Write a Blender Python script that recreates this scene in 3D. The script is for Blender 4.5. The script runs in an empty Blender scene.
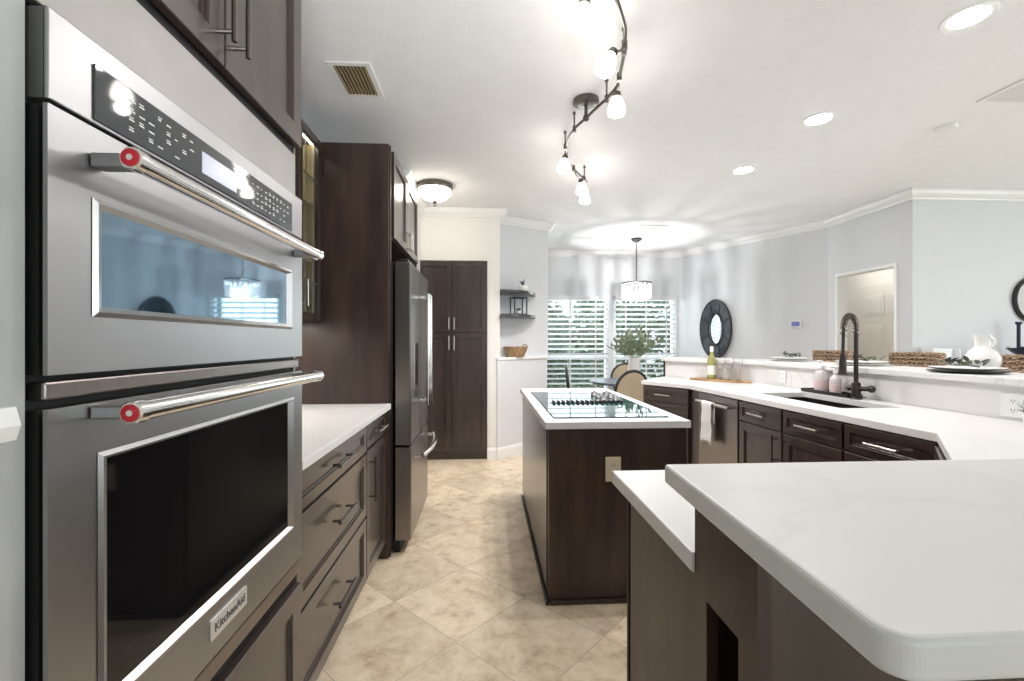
import bpy, bmesh, math, random
from mathutils import Vector, Matrix
R = math.radians
SC = bpy.context.scene
COL = SC.collection
random.seed(7)

# ------------------------------------------------------------------ camera, world, exposure, window daylight, added fill lights
cam = bpy.data.objects.new('camera', bpy.data.cameras.new('camera'))
COL.objects.link(cam)
cam.location = (0, 0, 1.29)
cam.rotation_euler = (R(90), 0, R(-3.3))
cam.data.sensor_width = 36
cam.data.lens = 16
cam.data.shift_y = 1.5 / 1024
cam.data.clip_start = 0.05
SC.camera = cam

world = bpy.data.worlds.new('sky')
SC.world = world
world.use_nodes = True
bg = world.node_tree.nodes['Background']
bg.inputs[0].default_value = (0.86, 0.93, 1.0, 1)
bg.inputs[1].default_value = .9

SC.view_settings.view_transform = 'Standard'
SC.view_settings.look = 'None'
SC.view_settings.gamma = 1
SC.view_settings.use_curve_mapping = False
SC.view_settings.exposure = 0.8
SC.cycles.diffuse_bounces = 6
SC.cycles.max_bounces = 12
SC.cycles.sample_clamp_indirect = 6.0

def area_light(name, loc, rot, sx, sy, power, color=(1, 1, 1)):
    l = bpy.data.lights.new(name, 'AREA')
    l.shape = 'RECTANGLE'; l.size = sx; l.size_y = sy; l.energy = power; l.color = color
    o = bpy.data.objects.new(name, l); COL.objects.link(o)
    o.location = loc; o.rotation_euler = rot
    return o
# rear and right are ambient fill added outside unseen windows; dining is window daylight
area_light('fill_rear', (1.9, -3.45, 1.3), (R(90), 0, 0), 3.0, 2.1, 18, (0.95, 0.965, 1.0))
area_light('fill_right', (7.8, 0.6, 1.4), (R(90), 0, R(90)), 3.0, 1.9, 70, (0.94, 0.96, 1.0))
area_light('daylight_dining', (1.9, 7.75, 1.45), (R(90), 0, R(180)), 2.6, 1.7, 45, (0.9, 0.96, 1.0))

def bounce(name, loc, rot, power, cone):
    l = bpy.data.lights.new(name, 'SPOT'); l.energy = power; l.spot_size = R(cone); l.spot_blend = 1; l.shadow_soft_size = .25; l.color = (.95, .97, 1)
    o = bpy.data.objects.new(name, l); COL.objects.link(o); o.location = loc; o.rotation_euler = rot
# added fill spots aimed upward to brighten the ceiling
bounce('bounce_fill_kitchen', (.05, -.30, 1.50), (R(121), 0, R(10)), 80, 64)
bounce('bounce_fill_family', (3.6, -.8, 1.75), (R(168), 0, R(4)), 40, 105)
TRACK_E = 9.0      # emission of the glass shades and lenses
CAN_E = 110.0
FLUSH_E = 8.5
CRYSTAL_E = .22

# ------------------------------------------------------------------ helpers
class MB:
    def __init__(s): s.bm = bmesh.new()
    def quad(s, vs):
        v = [s.bm.verts.new(p) for p in vs]
        s.bm.faces.new(v); return v
    def box(s, x0, x1, y0, y1, z0, z1, m=None):
        x0, x1 = min(x0, x1), max(x0, x1); y0, y1 = min(y0, y1), max(y0, y1); z0, z1 = min(z0, z1), max(z0, z1)
        P = [(x0, y0, z0), (x1, y0, z0), (x1, y1, z0), (x0, y1, z0), (x0, y0, z1), (x1, y0, z1), (x1, y1, z1), (x0, y1, z1)]
        if m: P = [m @ Vector(p) for p in P]
        v = [s.bm.verts.new(p) for p in P]
        for f in ((3, 2, 1, 0), (4, 5, 6, 7), (0, 1, 5, 4), (1, 2, 6, 5), (2, 3, 7, 6), (3, 0, 4, 7)):
            s.bm.faces.new([v[i] for i in f])
        return s
    def prism(s, pts, z0, z1):
        a = sum(pts[i][0] * pts[(i + 1) % len(pts)][1] - pts[(i + 1) % len(pts)][0] * pts[i][1] for i in range(len(pts)))
        if a < 0: pts = pts[::-1]
        b = [s.bm.verts.new((x, y, z0)) for x, y in pts]; t = [s.bm.verts.new((x, y, z1)) for x, y in pts]
        n = len(pts)
        s.bm.faces.new(t); s.bm.faces.new(b[::-1])
        for i in range(n):
            j = (i + 1) % n
            s.bm.faces.new((b[i], b[j], t[j], t[i]))
        return s
    def tube(s, path, r, seg=10, closed=False, caps=True):
        path = [Vector(p) for p in path]; n = len(path)
        rs = r if isinstance(r, (list, tuple)) else [r] * n
        rings = []; up = None
        for i, p in enumerate(path):
            if closed: t = path[(i + 1) % n] - path[i - 1]
            else: t = path[min(i + 1, n - 1)] - path[max(i - 1, 0)]
            if t.length < 1e-9: t = Vector((0, 0, 1))
            t.normalize()
            if up is None:
                up = Vector((0, 0, 1)) if abs(t.z) < .9 else Vector((1, 0, 0))
            u = up - t * up.dot(t)
            if u.length < 1e-6: u = t.orthogonal()
            u.normalize(); w = t.cross(u); up = u
            rings.append([s.bm.verts.new(p + (u * math.cos(2 * math.pi * k / seg) + w * math.sin(2 * math.pi * k / seg)) * rs[i]) for k in range(seg)])
        for i in range(n if closed else n - 1):
            a, b = rings[i], rings[(i + 1) % n]
            for k in range(seg):
                s.bm.faces.new((a[k], a[(k + 1) % seg], b[(k + 1) % seg], b[k]))
        if caps and not closed:
            s.bm.faces.new(rings[0][::-1]); s.bm.faces.new(rings[-1])
        return s
    def lathe(s, prof, c=(0, 0, 0), seg=24, m=None, cap0=True, cap1=True):
        rings = []
        for r, z in prof:
            ring = []
            for k in range(seg):
                a = 2 * math.pi * k / seg
                p = Vector((c[0] + r * math.cos(a), c[1] + r * math.sin(a), c[2] + z)) if not m else m @ Vector((r * math.cos(a), r * math.sin(a), z))
                ring.append(s.bm.verts.new(p))
            rings.append(ring)
        for a, b in zip(rings, rings[1:]):
            for k in range(seg):
                s.bm.faces.new((a[k], a[(k + 1) % seg], b[(k + 1) % seg], b[k]))
        if cap0: s.bm.faces.new(rings[0][::-1])
        if cap1: s.bm.faces.new(rings[-1])
        return s
    def ball(s, c, r, seg=12, rings=8, sc=(1, 1, 1)):
        m = Matrix.Translation(c) @ Matrix.Diagonal((r * sc[0], r * sc[1], r * sc[2], 1))
        bmesh.ops.create_uvsphere(s.bm, u_segments=seg, v_segments=rings, radius=1, matrix=m); return s
    def leaf(s, base, d, n, l, w, bend=.15):
        d = Vector(d).normalized(); base = Vector(base)
        sd = d.cross(Vector(n)); sd = sd.normalized() if sd.length > 1e-5 else d.orthogonal().normalized()
        nn = sd.cross(d)
        pts = []
        for t, ww in ((0, .12), (.35, 1), (.7, .8), (1, .05)):
            c = base + d * l * t + nn * (bend * l * math.sin(t * 2.2))
            pts.append((s.bm.verts.new(c - sd * w * ww * .5), s.bm.verts.new(c + sd * w * ww * .5)))
        for a, b in zip(pts, pts[1:]): s.bm.faces.new((a[0], a[1], b[1], b[0]))
    def build(s, name, m, parent=None, bevel=0, smooth=False, seg=2, sub=0, recalc=True):
        if recalc: bmesh.ops.recalc_face_normals(s.bm, faces=s.bm.faces[:])
        me = bpy.data.meshes.new(name); s.bm.to_mesh(me); s.bm.free()
        me.materials.append(m)
        o = bpy.data.objects.new(name, me); COL.objects.link(o)
        if smooth:
            me.polygons.foreach_set('use_smooth', [True] * len(me.polygons))
            me.set_sharp_from_angle(angle=R(42))
        if bevel:
            b = o.modifiers.new('bevel', 'BEVEL'); b.width = bevel; b.segments = seg; b.limit_method = 'ANGLE'; b.angle_limit = R(40)
        if sub:
            b = o.modifiers.new('sub', 'SUBSURF'); b.levels = sub; b.render_levels = sub
        if parent: o.parent = parent
        return o

def tag(o, label, cat, group=None):
    o['label'] = label; o['category'] = cat
    if group: o['group'] = group
    return o
def thing(name, label, cat, loc=(0, 0, 0), rz=0, group=None):
    o = bpy.data.objects.new(name, None); COL.objects.link(o)
    o.empty_display_size = .05
    o.location = loc; o.rotation_euler = (0, 0, rz)
    return tag(o, label, cat, group)
def struct(o): o['kind'] = 'structure'; return o
def stuff(o): o['kind'] = 'stuff'; return o
def copy_tree(o, parent=None):
    c = o.copy(); COL.objects.link(c); c.parent = parent
    for ch in [x for x in bpy.data.objects if x.parent == o]: copy_tree(ch, c)
    return c
def letters(body, size, name, m, parent, matrix, depth=.0006):
    cu = bpy.data.curves.new(name, 'FONT'); cu.body = body; cu.size = size; cu.extrude = depth
    cu.align_x = 'CENTER'; cu.align_y = 'CENTER'
    t = bpy.data.objects.new(name + '_curve', cu); COL.objects.link(t)
    bpy.context.view_layer.update()
    me = bpy.data.meshes.new_from_object(t.evaluated_get(bpy.context.evaluated_depsgraph_get()))
    bpy.data.objects.remove(t)
    me.transform(matrix); me.materials.clear(); me.materials.append(m)
    o = bpy.data.objects.new(name, me); COL.objects.link(o); o.parent = parent
    return o

# ------------------------------------------------------------------ materials (all procedural)
def new_mat(name):
    m = bpy.data.materials.new(name); m.use_nodes = True
    nt = m.node_tree; return m, nt, nt.nodes['Principled BSDF'], nt.nodes, nt.links
def mat(name, col, rough=.5, metal=0, var=.06, scale=(8, 8, 8), bump=0, bscale=60, coat=0, ior=1.5, trans=0, emit=0, emcol=None):
    m, nt, b, N, L = new_mat(name)
    b.inputs['Roughness'].default_value = rough; b.inputs['Metallic'].default_value = metal
    b.inputs['IOR'].default_value = ior; b.inputs['Coat Weight'].default_value = coat
    b.inputs['Coat Roughness'].default_value = .15
    b.inputs['Transmission Weight'].default_value = trans
    tc = N.new('ShaderNodeTexCoord'); mp = N.new('ShaderNodeMapping'); mp.inputs['Scale'].default_value = scale
    L.new(tc.outputs['Object'], mp.inputs['Vector'])
    nz = N.new('ShaderNodeTexNoise'); nz.inputs['Scale'].default_value = 1; nz.inputs['Detail'].default_value = 4
    L.new(mp.outputs[0], nz.inputs['Vector'])
    rp = N.new('ShaderNodeValToRGB')
    rp.color_ramp.elements[0].position = .3; rp.color_ramp.elements[1].position = .7
    rp.color_ramp.elements[0].color = [c * (1 - var) for c in col] + [1]
    rp.color_ramp.elements[1].color = [min(1, c * (1 + var)) for c in col] + [1]
    L.new(nz.outputs['Fac'], rp.inputs[0]); L.new(rp.outputs[0], b.inputs['Base Color'])
    if bump:
        n2 = N.new('ShaderNodeTexNoise'); n2.inputs['Scale'].default_value = bscale; n2.inputs['Detail'].default_value = 3
        L.new(tc.outputs['Object'], n2.inputs['Vector'])
        bp = N.new('ShaderNodeBump'); bp.inputs['Strength'].default_value = bump; bp.inputs['Distance'].default_value = .01
        L.new(n2.outputs['Fac'], bp.inputs['Height']); L.new(bp.outputs[0], b.inputs['Normal'])
    if emit:
        b.inputs['Emission Color'].default_value = list(emcol or col) + [1]
        b.inputs['Emission Strength'].default_value = emit
    return m
def quartz(name, col, vein):
    m, nt, b, N, L = new_mat(name)
    b.inputs['Roughness'].default_value = .36
    tc = N.new('ShaderNodeTexCoord')
    nz = N.new('ShaderNodeTexNoise'); nz.inputs['Scale'].default_value = 1.3; nz.inputs['Detail'].default_value = 6; nz.inputs['Distortion'].default_value = 1.2
    L.new(tc.outputs['Object'], nz.inputs['Vector'])
    ma = N.new('ShaderNodeMath'); ma.operation = 'SUBTRACT'; ma.inputs[1].default_value = .5; L.new(nz.outputs['Fac'], ma.inputs[0])
    ab = N.new('ShaderNodeMath'); ab.operation = 'ABSOLUTE'; L.new(ma.outputs[0], ab.inputs[0])
    rp = N.new('ShaderNodeValToRGB'); rp.color_ramp.elements[0].position = 0; rp.color_ramp.elements[1].position = .022
    rp.color_ramp.elements[0].color = [c * vein for c in col] + [1]; rp.color_ramp.elements[1].color = list(col) + [1]
    L.new(ab.outputs[0], rp.inputs[0]); L.new(rp.outputs[0], b.inputs['Base Color'])
    return m
def tiles(name):
    m, nt, b, N, L = new_mat(name)
    tc = N.new('ShaderNodeTexCoord'); mp = N.new('ShaderNodeMapping')
    mp.vector_type = 'TEXTURE'
    mp.inputs['Location'].default_value = (-.129, 1.968, 0); mp.inputs['Rotation'].default_value = (0, 0, R(45)); mp.inputs['Scale'].default_value = (.457, .457, 1)
    L.new(tc.outputs['Object'], mp.inputs['Vector'])
    sp = N.new('ShaderNodeSeparateXYZ'); L.new(mp.outputs[0], sp.inputs[0])
    def M(op, a, bb=None):
        n = N.new('ShaderNodeMath'); n.operation = op
        for i, v in enumerate((a, bb)):
            if v is None: continue
            if isinstance(v, (int, float)): n.inputs[i].default_value = v
            else: L.new(v, n.inputs[i])
        return n.outputs[0]
    g = None; cells = []
    for ax in 'XY':
        fl = M('FLOOR', sp.outputs[ax]); cells.append(fl)
        fr = M('SUBTRACT', sp.outputs[ax], fl)
        dd = M('MINIMUM', fr, M('SUBTRACT', 1, fr))
        g = dd if g is None else M('MINIMUM', g, dd)
    cb = N.new('ShaderNodeCombineXYZ'); L.new(cells[0], cb.inputs[0]); L.new(cells[1], cb.inputs[1])
    wn = N.new('ShaderNodeTexWhiteNoise'); L.new(cb.outputs[0], wn.inputs['Vector'])
    off = N.new('ShaderNodeVectorMath'); off.operation = 'MULTIPLY_ADD'
    L.new(wn.outputs['Color'], off.inputs[0]); off.inputs[1].default_value = (9, 9, 9); L.new(tc.outputs['Object'], off.inputs[2])
    n1 = N.new('ShaderNodeTexNoise'); n1.inputs['Scale'].default_value = 8; n1.inputs['Detail'].default_value = 8; n1.inputs['Roughness'].default_value = .76; n1.inputs['Distortion'].default_value = .25
    L.new(off.outputs[0], n1.inputs['Vector'])
    rp = N.new('ShaderNodeValToRGB'); e = rp.color_ramp.elements
    e[0].position = .33; e[0].color = (.46, .335, .22, 1); e[1].position = .64; e[1].color = (.80, .69, .53, 1)
    k = e.new(.48); k.color = (.68, .565, .40, 1)
    L.new(n1.outputs['Fac'], rp.inputs[0])
    hs = N.new('ShaderNodeHueSaturation'); L.new(rp.outputs[0], hs.inputs['Color'])
    L.new(M('ADD', M('MULTIPLY', wn.outputs['Value'], .28), .9), hs.inputs['Value'])
    gm = N.new('ShaderNodeMix'); gm.data_type = 'RGBA'
    L.new(M('LESS_THAN', g, .005), gm.inputs[0]); L.new(hs.outputs[0], gm.inputs[6]); gm.inputs[7].default_value = (.50, .41, .295, 1)
    L.new(gm.outputs[2], b.inputs['Base Color'])
    b.inputs['Roughness'].default_value = .33
    bp = N.new('ShaderNodeBump'); bp.inputs['Strength'].default_value = .25; bp.inputs['Distance'].default_value = .004
    L.new(M('GREATER_THAN', g, .005), bp.inputs['Height']); L.new(bp.outputs[0], b.inputs['Normal'])
    return m
def pane_glass(name):
    m, nt, b, N, L = new_mat(name)
    out = N['Material Output']; tr = N.new('ShaderNodeBsdfTransparent'); gl = N.new('ShaderNodeBsdfGlossy'); gl.inputs['Roughness'].default_value = .02
    tr.inputs[0].default_value = (.93, .97, .96, 1)
    lw = N.new('ShaderNodeLayerWeight'); lw.inputs[0].default_value = .5
    pw = N.new('ShaderNodeMath'); pw.operation = 'POWER'; pw.inputs[1].default_value = 4; L.new(lw.outputs['Facing'], pw.inputs[0])
    fr = N.new('ShaderNodeMath'); fr.operation = 'MULTIPLY_ADD'; fr.inputs[1].default_value = .6; fr.inputs[2].default_value = .03; L.new(pw.outputs[0], fr.inputs[0])
    mx = N.new('ShaderNodeMixShader'); L.new(fr.outputs[0], mx.inputs[0]); L.new(tr.outputs[0], mx.inputs[1]); L.new(gl.outputs[0], mx.inputs[2])
    L.new(mx.outputs[0], out.inputs['Surface'])
    return m
def cane(name):
    m, nt, b, N, L = new_mat(name)
    tc = N.new('ShaderNodeTexCoord'); ck = N.new('ShaderNodeTexChecker'); ck.inputs['Scale'].default_value = 90
    ck.inputs[1].default_value = (.62, .52, .38, 1); ck.inputs[2].default_value = (.42, .33, .22, 1)
    L.new(tc.outputs['Object'], ck.inputs['Vector']); L.new(ck.outputs[0], b.inputs['Base Color']); b.inputs['Roughness'].default_value = .6
    return m
def weave(name):
    m, nt, b, N, L = new_mat(name)
    tc = N.new('ShaderNodeTexCoord'); w = N.new('ShaderNodeTexWave'); w.inputs['Scale'].default_value = 34; w.inputs['Distortion'].default_value = 3
    w.bands_direction = 'DIAGONAL'
    rp = N.new('ShaderNodeValToRGB'); rp.color_ramp.elements[0].color = (.22, .12, .07, 1); rp.color_ramp.elements[1].color = (.74, .55, .39, 1)
    L.new(tc.outputs['Object'], w.inputs['Vector']); L.new(w.outputs['Fac'], rp.inputs[0]); L.new(rp.outputs[0], b.inputs['Base Color'])
    bp = N.new('ShaderNodeBump'); bp.inputs['Distance'].default_value = .008; L.new(w.outputs['Fac'], bp.inputs['Height']); L.new(bp.outputs[0], b.inputs['Normal'])
    b.inputs['Roughness'].default_value = .7
    return m

M_WALL = mat('cool grey wall paint', (.70, .71, .735), .6, var=.01, bump=.03, bscale=220)
M_WALL_W = mat('warm white wall paint', (.80, .785, .75), .6, var=.01, bump=.03, bscale=220)
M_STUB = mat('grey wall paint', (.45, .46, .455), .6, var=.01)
M_CREAM = mat('cream hall paint', (.82, .80, .72), .6, var=.01)
M_CEIL = mat('ceiling texture', (.90, .90, .92), .8, var=.015, bump=.35, bscale=90)
M_TRIM = mat('white gloss trim', (.86, .86, .85), .3, var=.01)
M_FLOOR = tiles('travertine diagonal tile')
M_WOOD = mat('espresso stained wood', (.036, .0225, .0175), .30, var=.35, scale=(18, 18, 2.2), coat=.5)
M_WOODX = mat('espresso stained wood grain along', (.036, .0225, .0175), .30, var=.35, scale=(2.2, 18, 18), coat=.5)
M_PANEL = mat('espresso end panel', (.046, .026, .019), .36, var=.4, scale=(14, 14, 2), bump=.05, bscale=30)
M_DARK = mat('black parts and gap shade', (.006, .006, .006), .6, var=.1)  # plain black parts, and the shade painted into the cabinet gap
M_MAPLE = mat('maple cabinet interior', (.52, .40, .22), .5, var=.12, scale=(14, 14, 2))
M_QUARTZ = quartz('white quartz', (.70, .69, .675), .955)
M_SPLASH = quartz('veined white quartz', (.78, .77, .755), .86)
M_STEEL = mat('brushed stainless', (.38, .38, .385), .36, 1, var=.05, scale=(3, 140, 3))
M_FILL = mat('satin stainless filler', (.36, .35, .34), .5, 1, var=.06, scale=(6, 6, 6))
M_STEELV = mat('brushed stainless vertical', (.58, .58, .59), .24, 1, var=.05, scale=(140, 140, 3))
M_STEELD = mat('dark stainless', (.25, .222, .208), .28, 1, var=.05, scale=(120, 120, 3))
M_GREYMET = mat('painted grey metal', (.10, .10, .095), .5, .3)
M_CHROME = mat('polished steel', (.80, .79, .77), .12, 1, var=.02)
M_BEZEL = mat('satin bezel', (.55, .55, .55), .32, 1, var=.02)
M_NICKEL = mat('brushed nickel pull', (.62, .59, .55), .28, 1, var=.04)
M_PEWTER = mat('dark pewter pull', (.16, .14, .125), .30, 1, var=.08)
M_BRONZE = mat('oil rubbed bronze', (.055, .047, .042), .34, .8, var=.15)
M_TRACK = mat('bronze grey track', (.13, .12, .105), .35, .8, var=.12)
M_OVGLASS = mat('coated oven window', (.24, .35, .44), .035, 1, var=.02)
M_BLKGLASS = mat('black oven glass', (.006, .006, .007), .04, 0, var=.05)
M_COOKGLASS = mat('ceramic cooktop glass', (.012, .05, .055), .03, 0, var=.05, ior=1.42)
M_PANELGLASS = mat('dark control glass', (.055, .06, .065), .04, 0, var=.05)
M_LCD = mat('pale display', (.42, .44, .52), .2, 0, var=.03, emit=.15, emcol=(.6, .65, .8))
M_PRINT = mat('white print', (.8, .8, .8), .5, var=.02)
M_INK = mat('grey ink', (.10, .10, .10), .5, var=.02)
M_RED = mat('red medallion enamel', (.50, .015, .03), .25, var=.05)
M_BADGE = mat('brushed badge plate', (.78, .77, .75), .35, .6, var=.04)
M_IVORY = mat('ivory plastic', (.62, .54, .40), .4, var=.02)
M_PLASTIC = mat('white plastic', (.85, .85, .84), .35, var=.01)
M_SHADE = mat('lit frosted glass', (1, .98, .93), .4, var=.01, emit=TRACK_E, emcol=(1, .94, .86))
M_LENS = mat('lit downlight lens', (1, 1, 1), .4, var=.01, emit=CAN_E, emcol=(1, .97, .985))
M_BOWL = mat('lit alabaster bowl', (1, .96, .88), .4, var=.03, emit=FLUSH_E, emcol=(1, .92, .78))
M_STRIP = mat('lit strip', (1, 1, 1), .4, var=.01, emit=21, emcol=(1, .92, .80))
M_STRIP2 = mat('dim lit strip', (1, 1, 1), .4, var=.01, emit=7, emcol=(1, .88, .70))
M_CRYSTAL = mat('lit crystal', (.95, .95, .95), .08, var=.1, scale=(60, 60, 20), emit=CRYSTAL_E, emcol=(1, .97, .93))
M_GLASS = mat('clear glass', (1, 1, 1), .01, trans=1, var=0, ior=1.45)
M_PANE = pane_glass('window pane')
M_BLIND = mat('white blind slat', (.76, .77, .79), .45, var=.01)
M_LEAF = mat('outdoor foliage', (.40, .46, .36), .6, var=.5, scale=(3, 3, 3))
M_GRASS = mat('lawn', (.20, .27, .12), .9, var=.3)
M_PATIO = mat('patio concrete', (.62, .62, .60), .9, var=.08)
M_SAGE = mat('sage leaf', (.30, .36, .25), .6, var=.35, scale=(30, 30, 30))
M_DKLEAF = mat('dark olive leaf', (.10, .12, .075), .55, var=.4, scale=(30, 30, 30))
M_CERAMIC = mat('white ceramic', (.84, .83, .81), .22, var=.02)
M_BLACKF = mat('black frame', (.02, .021, .024), .4, var=.2)
M_FRAMEW = mat('dark rattan', (.045, .055, .07), .6, var=.8, scale=(60, 60, 14))
M_NAVY = mat('navy glaze', (.009, .012, .04), .3, var=.15)
M_SLATE = mat('blue grey table', (.10, .13, .16), .35, var=.15)
M_MIRROR = mat('mirror', (.92, .93, .94), .01, 1, var=0)
M_CANE = cane('cane webbing')
M_WEAVE = weave('braided seagrass')
M_BOARD = mat('acacia board', (.42, .25, .12), .45, var=.3, scale=(3, 20, 20))
M_BASKET = mat('carved wood bowl', (.36, .23, .12), .6, var=.4, scale=(40, 40, 3))
M_SHELF = mat('charcoal shelf', (.05, .048, .047), .25, var=.2)
M_WINE = mat('pale green wine glass', (.42, .42, .13), .06, var=.05, trans=.25)
M_LABEL = mat('cream paper label', (.78, .76, .66), .6, var=.03)
M_TOWEL = mat('white waffle towel', (.80, .79, .77), .9, var=.03, bump=.8, bscale=160)
M_SOAP = mat('frosted soap bottle', (.86, .80, .79), .25, var=.03, trans=.3)
M_SOAPL = mat('pink label', (.72, .57, .55), .6, var=.05)
M_TEAL = mat('blue screen', (.16, .18, .42), .2, var=.05, emit=.05, emcol=(.2, .25, .9))

# ------------------------------------------------------------------ the setting
def wall(name, m, boxes=(), prisms=()):
    b = MB()
    for a in boxes: b.box(*a)
    for p, z0, z1 in prisms: b.prism(p, z0, z1)
    return struct(b.build(name, m))
H = 2.74
struct(MB().box(-1.4, 7.7, -3.4, 7.35, -.1, 0).build('floor', M_FLOOR))
struct(MB().box(-1.4, 7.7, -3.4, 7.35, H, H + .1).build('ceiling', M_CEIL))
wall('wall_left', M_WALL, [(-1.38, -1.25, -3.3, 7.3, 0, H)])
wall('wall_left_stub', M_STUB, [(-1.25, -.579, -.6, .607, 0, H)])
wall('wall_left_return', M_WALL_W, [(-1.25, -.71, 3.87, 5.0, 0, H)])
wall('wall_pantry', M_WALL_W, [(-1.25, .155, 5.0, 5.1, 2.18, H), (.018, .155, 5.0, 5.38, 0, 2.18), (.035, .155, 5.1, 5.38, 2.18, H), (-1.25, -.76, 5.0, 5.1, 0, 2.18)])
wall('wall_niche_lower', M_WALL, prisms=[([(.11, 5.0), (.13, 4.985), (.74, 5.53), (.77, 5.68), (.155, 5.4)], 0, 1.09)])
wall('wall_niche_upper', M_WALL, prisms=[([(.155, 5.26), (.765, 5.56), (.765, 5.68), (.155, 5.38)], 1.09, H)])
struct(MB().prism([(.10, 4.998), (.13, 4.97), (.765, 5.52), (.79, 5.68), (.156, 5.4)], 1.091, 1.12).build('trim_1', M_TRIM, bevel=.004))
# dining bay
WX0, WX1, WX2, WX3, WZ0, WZ1 = .70, 1.965, 2.05, 3.07, .42, 2.02
wall('wall_far', M_WALL, [(-1.3, WX0, 7.2, 7.32, 0, H), (WX3, 3.2, 7.2, 7.32, 0, H), (WX0, WX3, 7.2, 7.32, WZ1, H), (WX0, WX3, 7.2, 7.32, 0, WZ0), (WX1, WX2, 7.2, 7.32, WZ0, WZ1)])
wall('wall_bay', M_WALL, prisms=[([(3.11, 7.23), (3.6, 6.09), (3.71, 6.14), (3.22, 7.28)], 0, H)])
wall('wall_thermostat', M_WALL, prisms=[([(3.6, 6.09), (4.07, 5.19), (4.17, 5.24), (3.70, 6.14)], 0, H)])
wall('wall_doorway', M_WALL, [(4.07, 4.17, 4.221, 4.30, 0, H), (4.07, 4.17, 5.04, 5.21, 0, H), (4.07, 4.17, 4.30, 5.04, 2.05, H)])
wall('wall_family', M_WALL, [(4.07, 7.6, 4.12, 4.22, 0, H)])
wall('wall_hall', M_CREAM, [(5.05, 5.15, 4.22, 6.7, 0, H), (3.6, 5.15, 6.7, 6.8, 0, H), (4.2, 5.05, 4.225, 4.26, 0, H)])
wall('wall_right', M_WALL, [(7.5, 7.62, -3.3, -1.0, 0, H), (7.5, 7.62, 2.2, 4.2, 0, H), (7.5, 7.62, -1.0, 2.2, 2.35, H), (7.5, 7.62, -1.0, 2.2, 0, .45)])
wall('wall_back', M_WALL, [(-1.3, .35, -3.32, -3.2, 0, H), (3.45, 7.6, -3.32, -3.2, 0, H), (.35, 3.45, -3.32, -3.2, 2.35, H), (.35, 3.45, -3.32, -3.2, 0, .08)])

def sweep(path, prof, side, name, m):
    """profile of (distance off the wall, z) carried along a plan polyline with mitred corners"""
    b = MB(); P = [Vector(p) for p in path]; rings = []
    for i, p in enumerate(P):
        ns = []
        for a, c in ((i - 1, i), (i, i + 1)):
            if a >= 0 and c < len(P):
                d = (P[c] - P[a]).normalized(); ns.append(Vector((-d.y, d.x)) * side)
        if len(ns) == 2:
            n = (ns[0] + ns[1]); n = n / max(.25, n.dot(ns[0]))
        else: n = ns[0]
        rings.append([b.bm.verts.new((p.x + n.x * o, p.y + n.y * o, z)) for o, z in prof])
    k = len(prof)
    for a, c in zip(rings, rings[1:]):
        for j in range(k): b.bm.faces.new((a[j], a[(j + 1) % k], c[(j + 1) % k], c[j]))
    b.bm.faces.new(rings[0]); b.bm.faces.new(rings[-1][::-1])
    return struct(b.build(name, m, smooth=False))
CROWN = [(.001, H - .002), (.078, H - .002), (.078, H - .014), (.070, H - .019), (.058, H - .042), (.036, H - .066), (.02, H - .074), (.016, H - .086), (.001, H - .09)]
BASE = [(.001, .001), (.016, .001), (.016, .10), (.012, .118), (.006, .13), (.001, .13)]
sweep([(-.71, 3.87), (-.71, 5.0), (.155, 5.0), (.155, 5.26), (.765, 5.56), (.78, 5.68)], CROWN, -1, 'trim_2', M_TRIM)
sweep([(.76, 7.2), (3.12, 7.2), (3.6, 6.09), (4.07, 5.2), (4.07, 4.12), (7.5, 4.12)], CROWN, -1, 'trim_3', M_TRIM)
sweep([(.016, 5.0), (.113, 5.0), (.13, 4.985), (.74, 5.53)], BASE, -1, 'baseboard_niche', M_TRIM)
sweep([(.76, 7.2), (3.12, 7.2), (3.6, 6.09), (4.07, 5.2), (4.07, 5.045)], BASE, -1, 'baseboard_dining', M_TRIM)
sweep([(-.579, -.6), (-.579, .582)], [(.001, 1.172), (.014, 1.172), (.02, 1.19), (.014, 1.212), (.001, 1.212)], -1, 'trim_4', M_TRIM)
# doorway casing and hinges
b = MB(); b.box(4.055, 4.18, 4.275, 4.306, 0, 2.044); b.box(4.055, 4.18, 5.034, 5.065, 0, 2.044); b.box(4.054, 4.181, 4.274, 5.066, 2.044, 2.075)
struct(b.build('trim_5', M_TRIM, bevel=.004))
# the hall door (six panel)
def six_panel_door(name, x, y0, y1, z1, m):
    b = MB(); b.box(x, x + .04, y0, y1, .01, z1)
    w = y1 - y0
    for (a, c) in ((.14, .46), (.54, .86)):
        for (p, q) in ((.12, .40), (.46, .74), (.80, .93)):
            b.box(x - .008, x, y0 + a * w, y0 + c * w, p * z1, q * z1)
            b.box(x - .013, x - .007, y0 + a * w + .03, y0 + c * w - .03, p * z1 + .03, q * z1 - .03)
    return struct(b.build(name, m, bevel=.006))
dr = six_panel_door('door_1', 5.0, 4.95, 5.85, 2.03, M_CREAM)
for z in (1.03, 1.83): MB().box(4.10, 4.15, 4.3065, 4.314, z - .05, z + .05).build('hinge', M_BLACKF, dr)['label'] = 'black door hinge'

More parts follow.
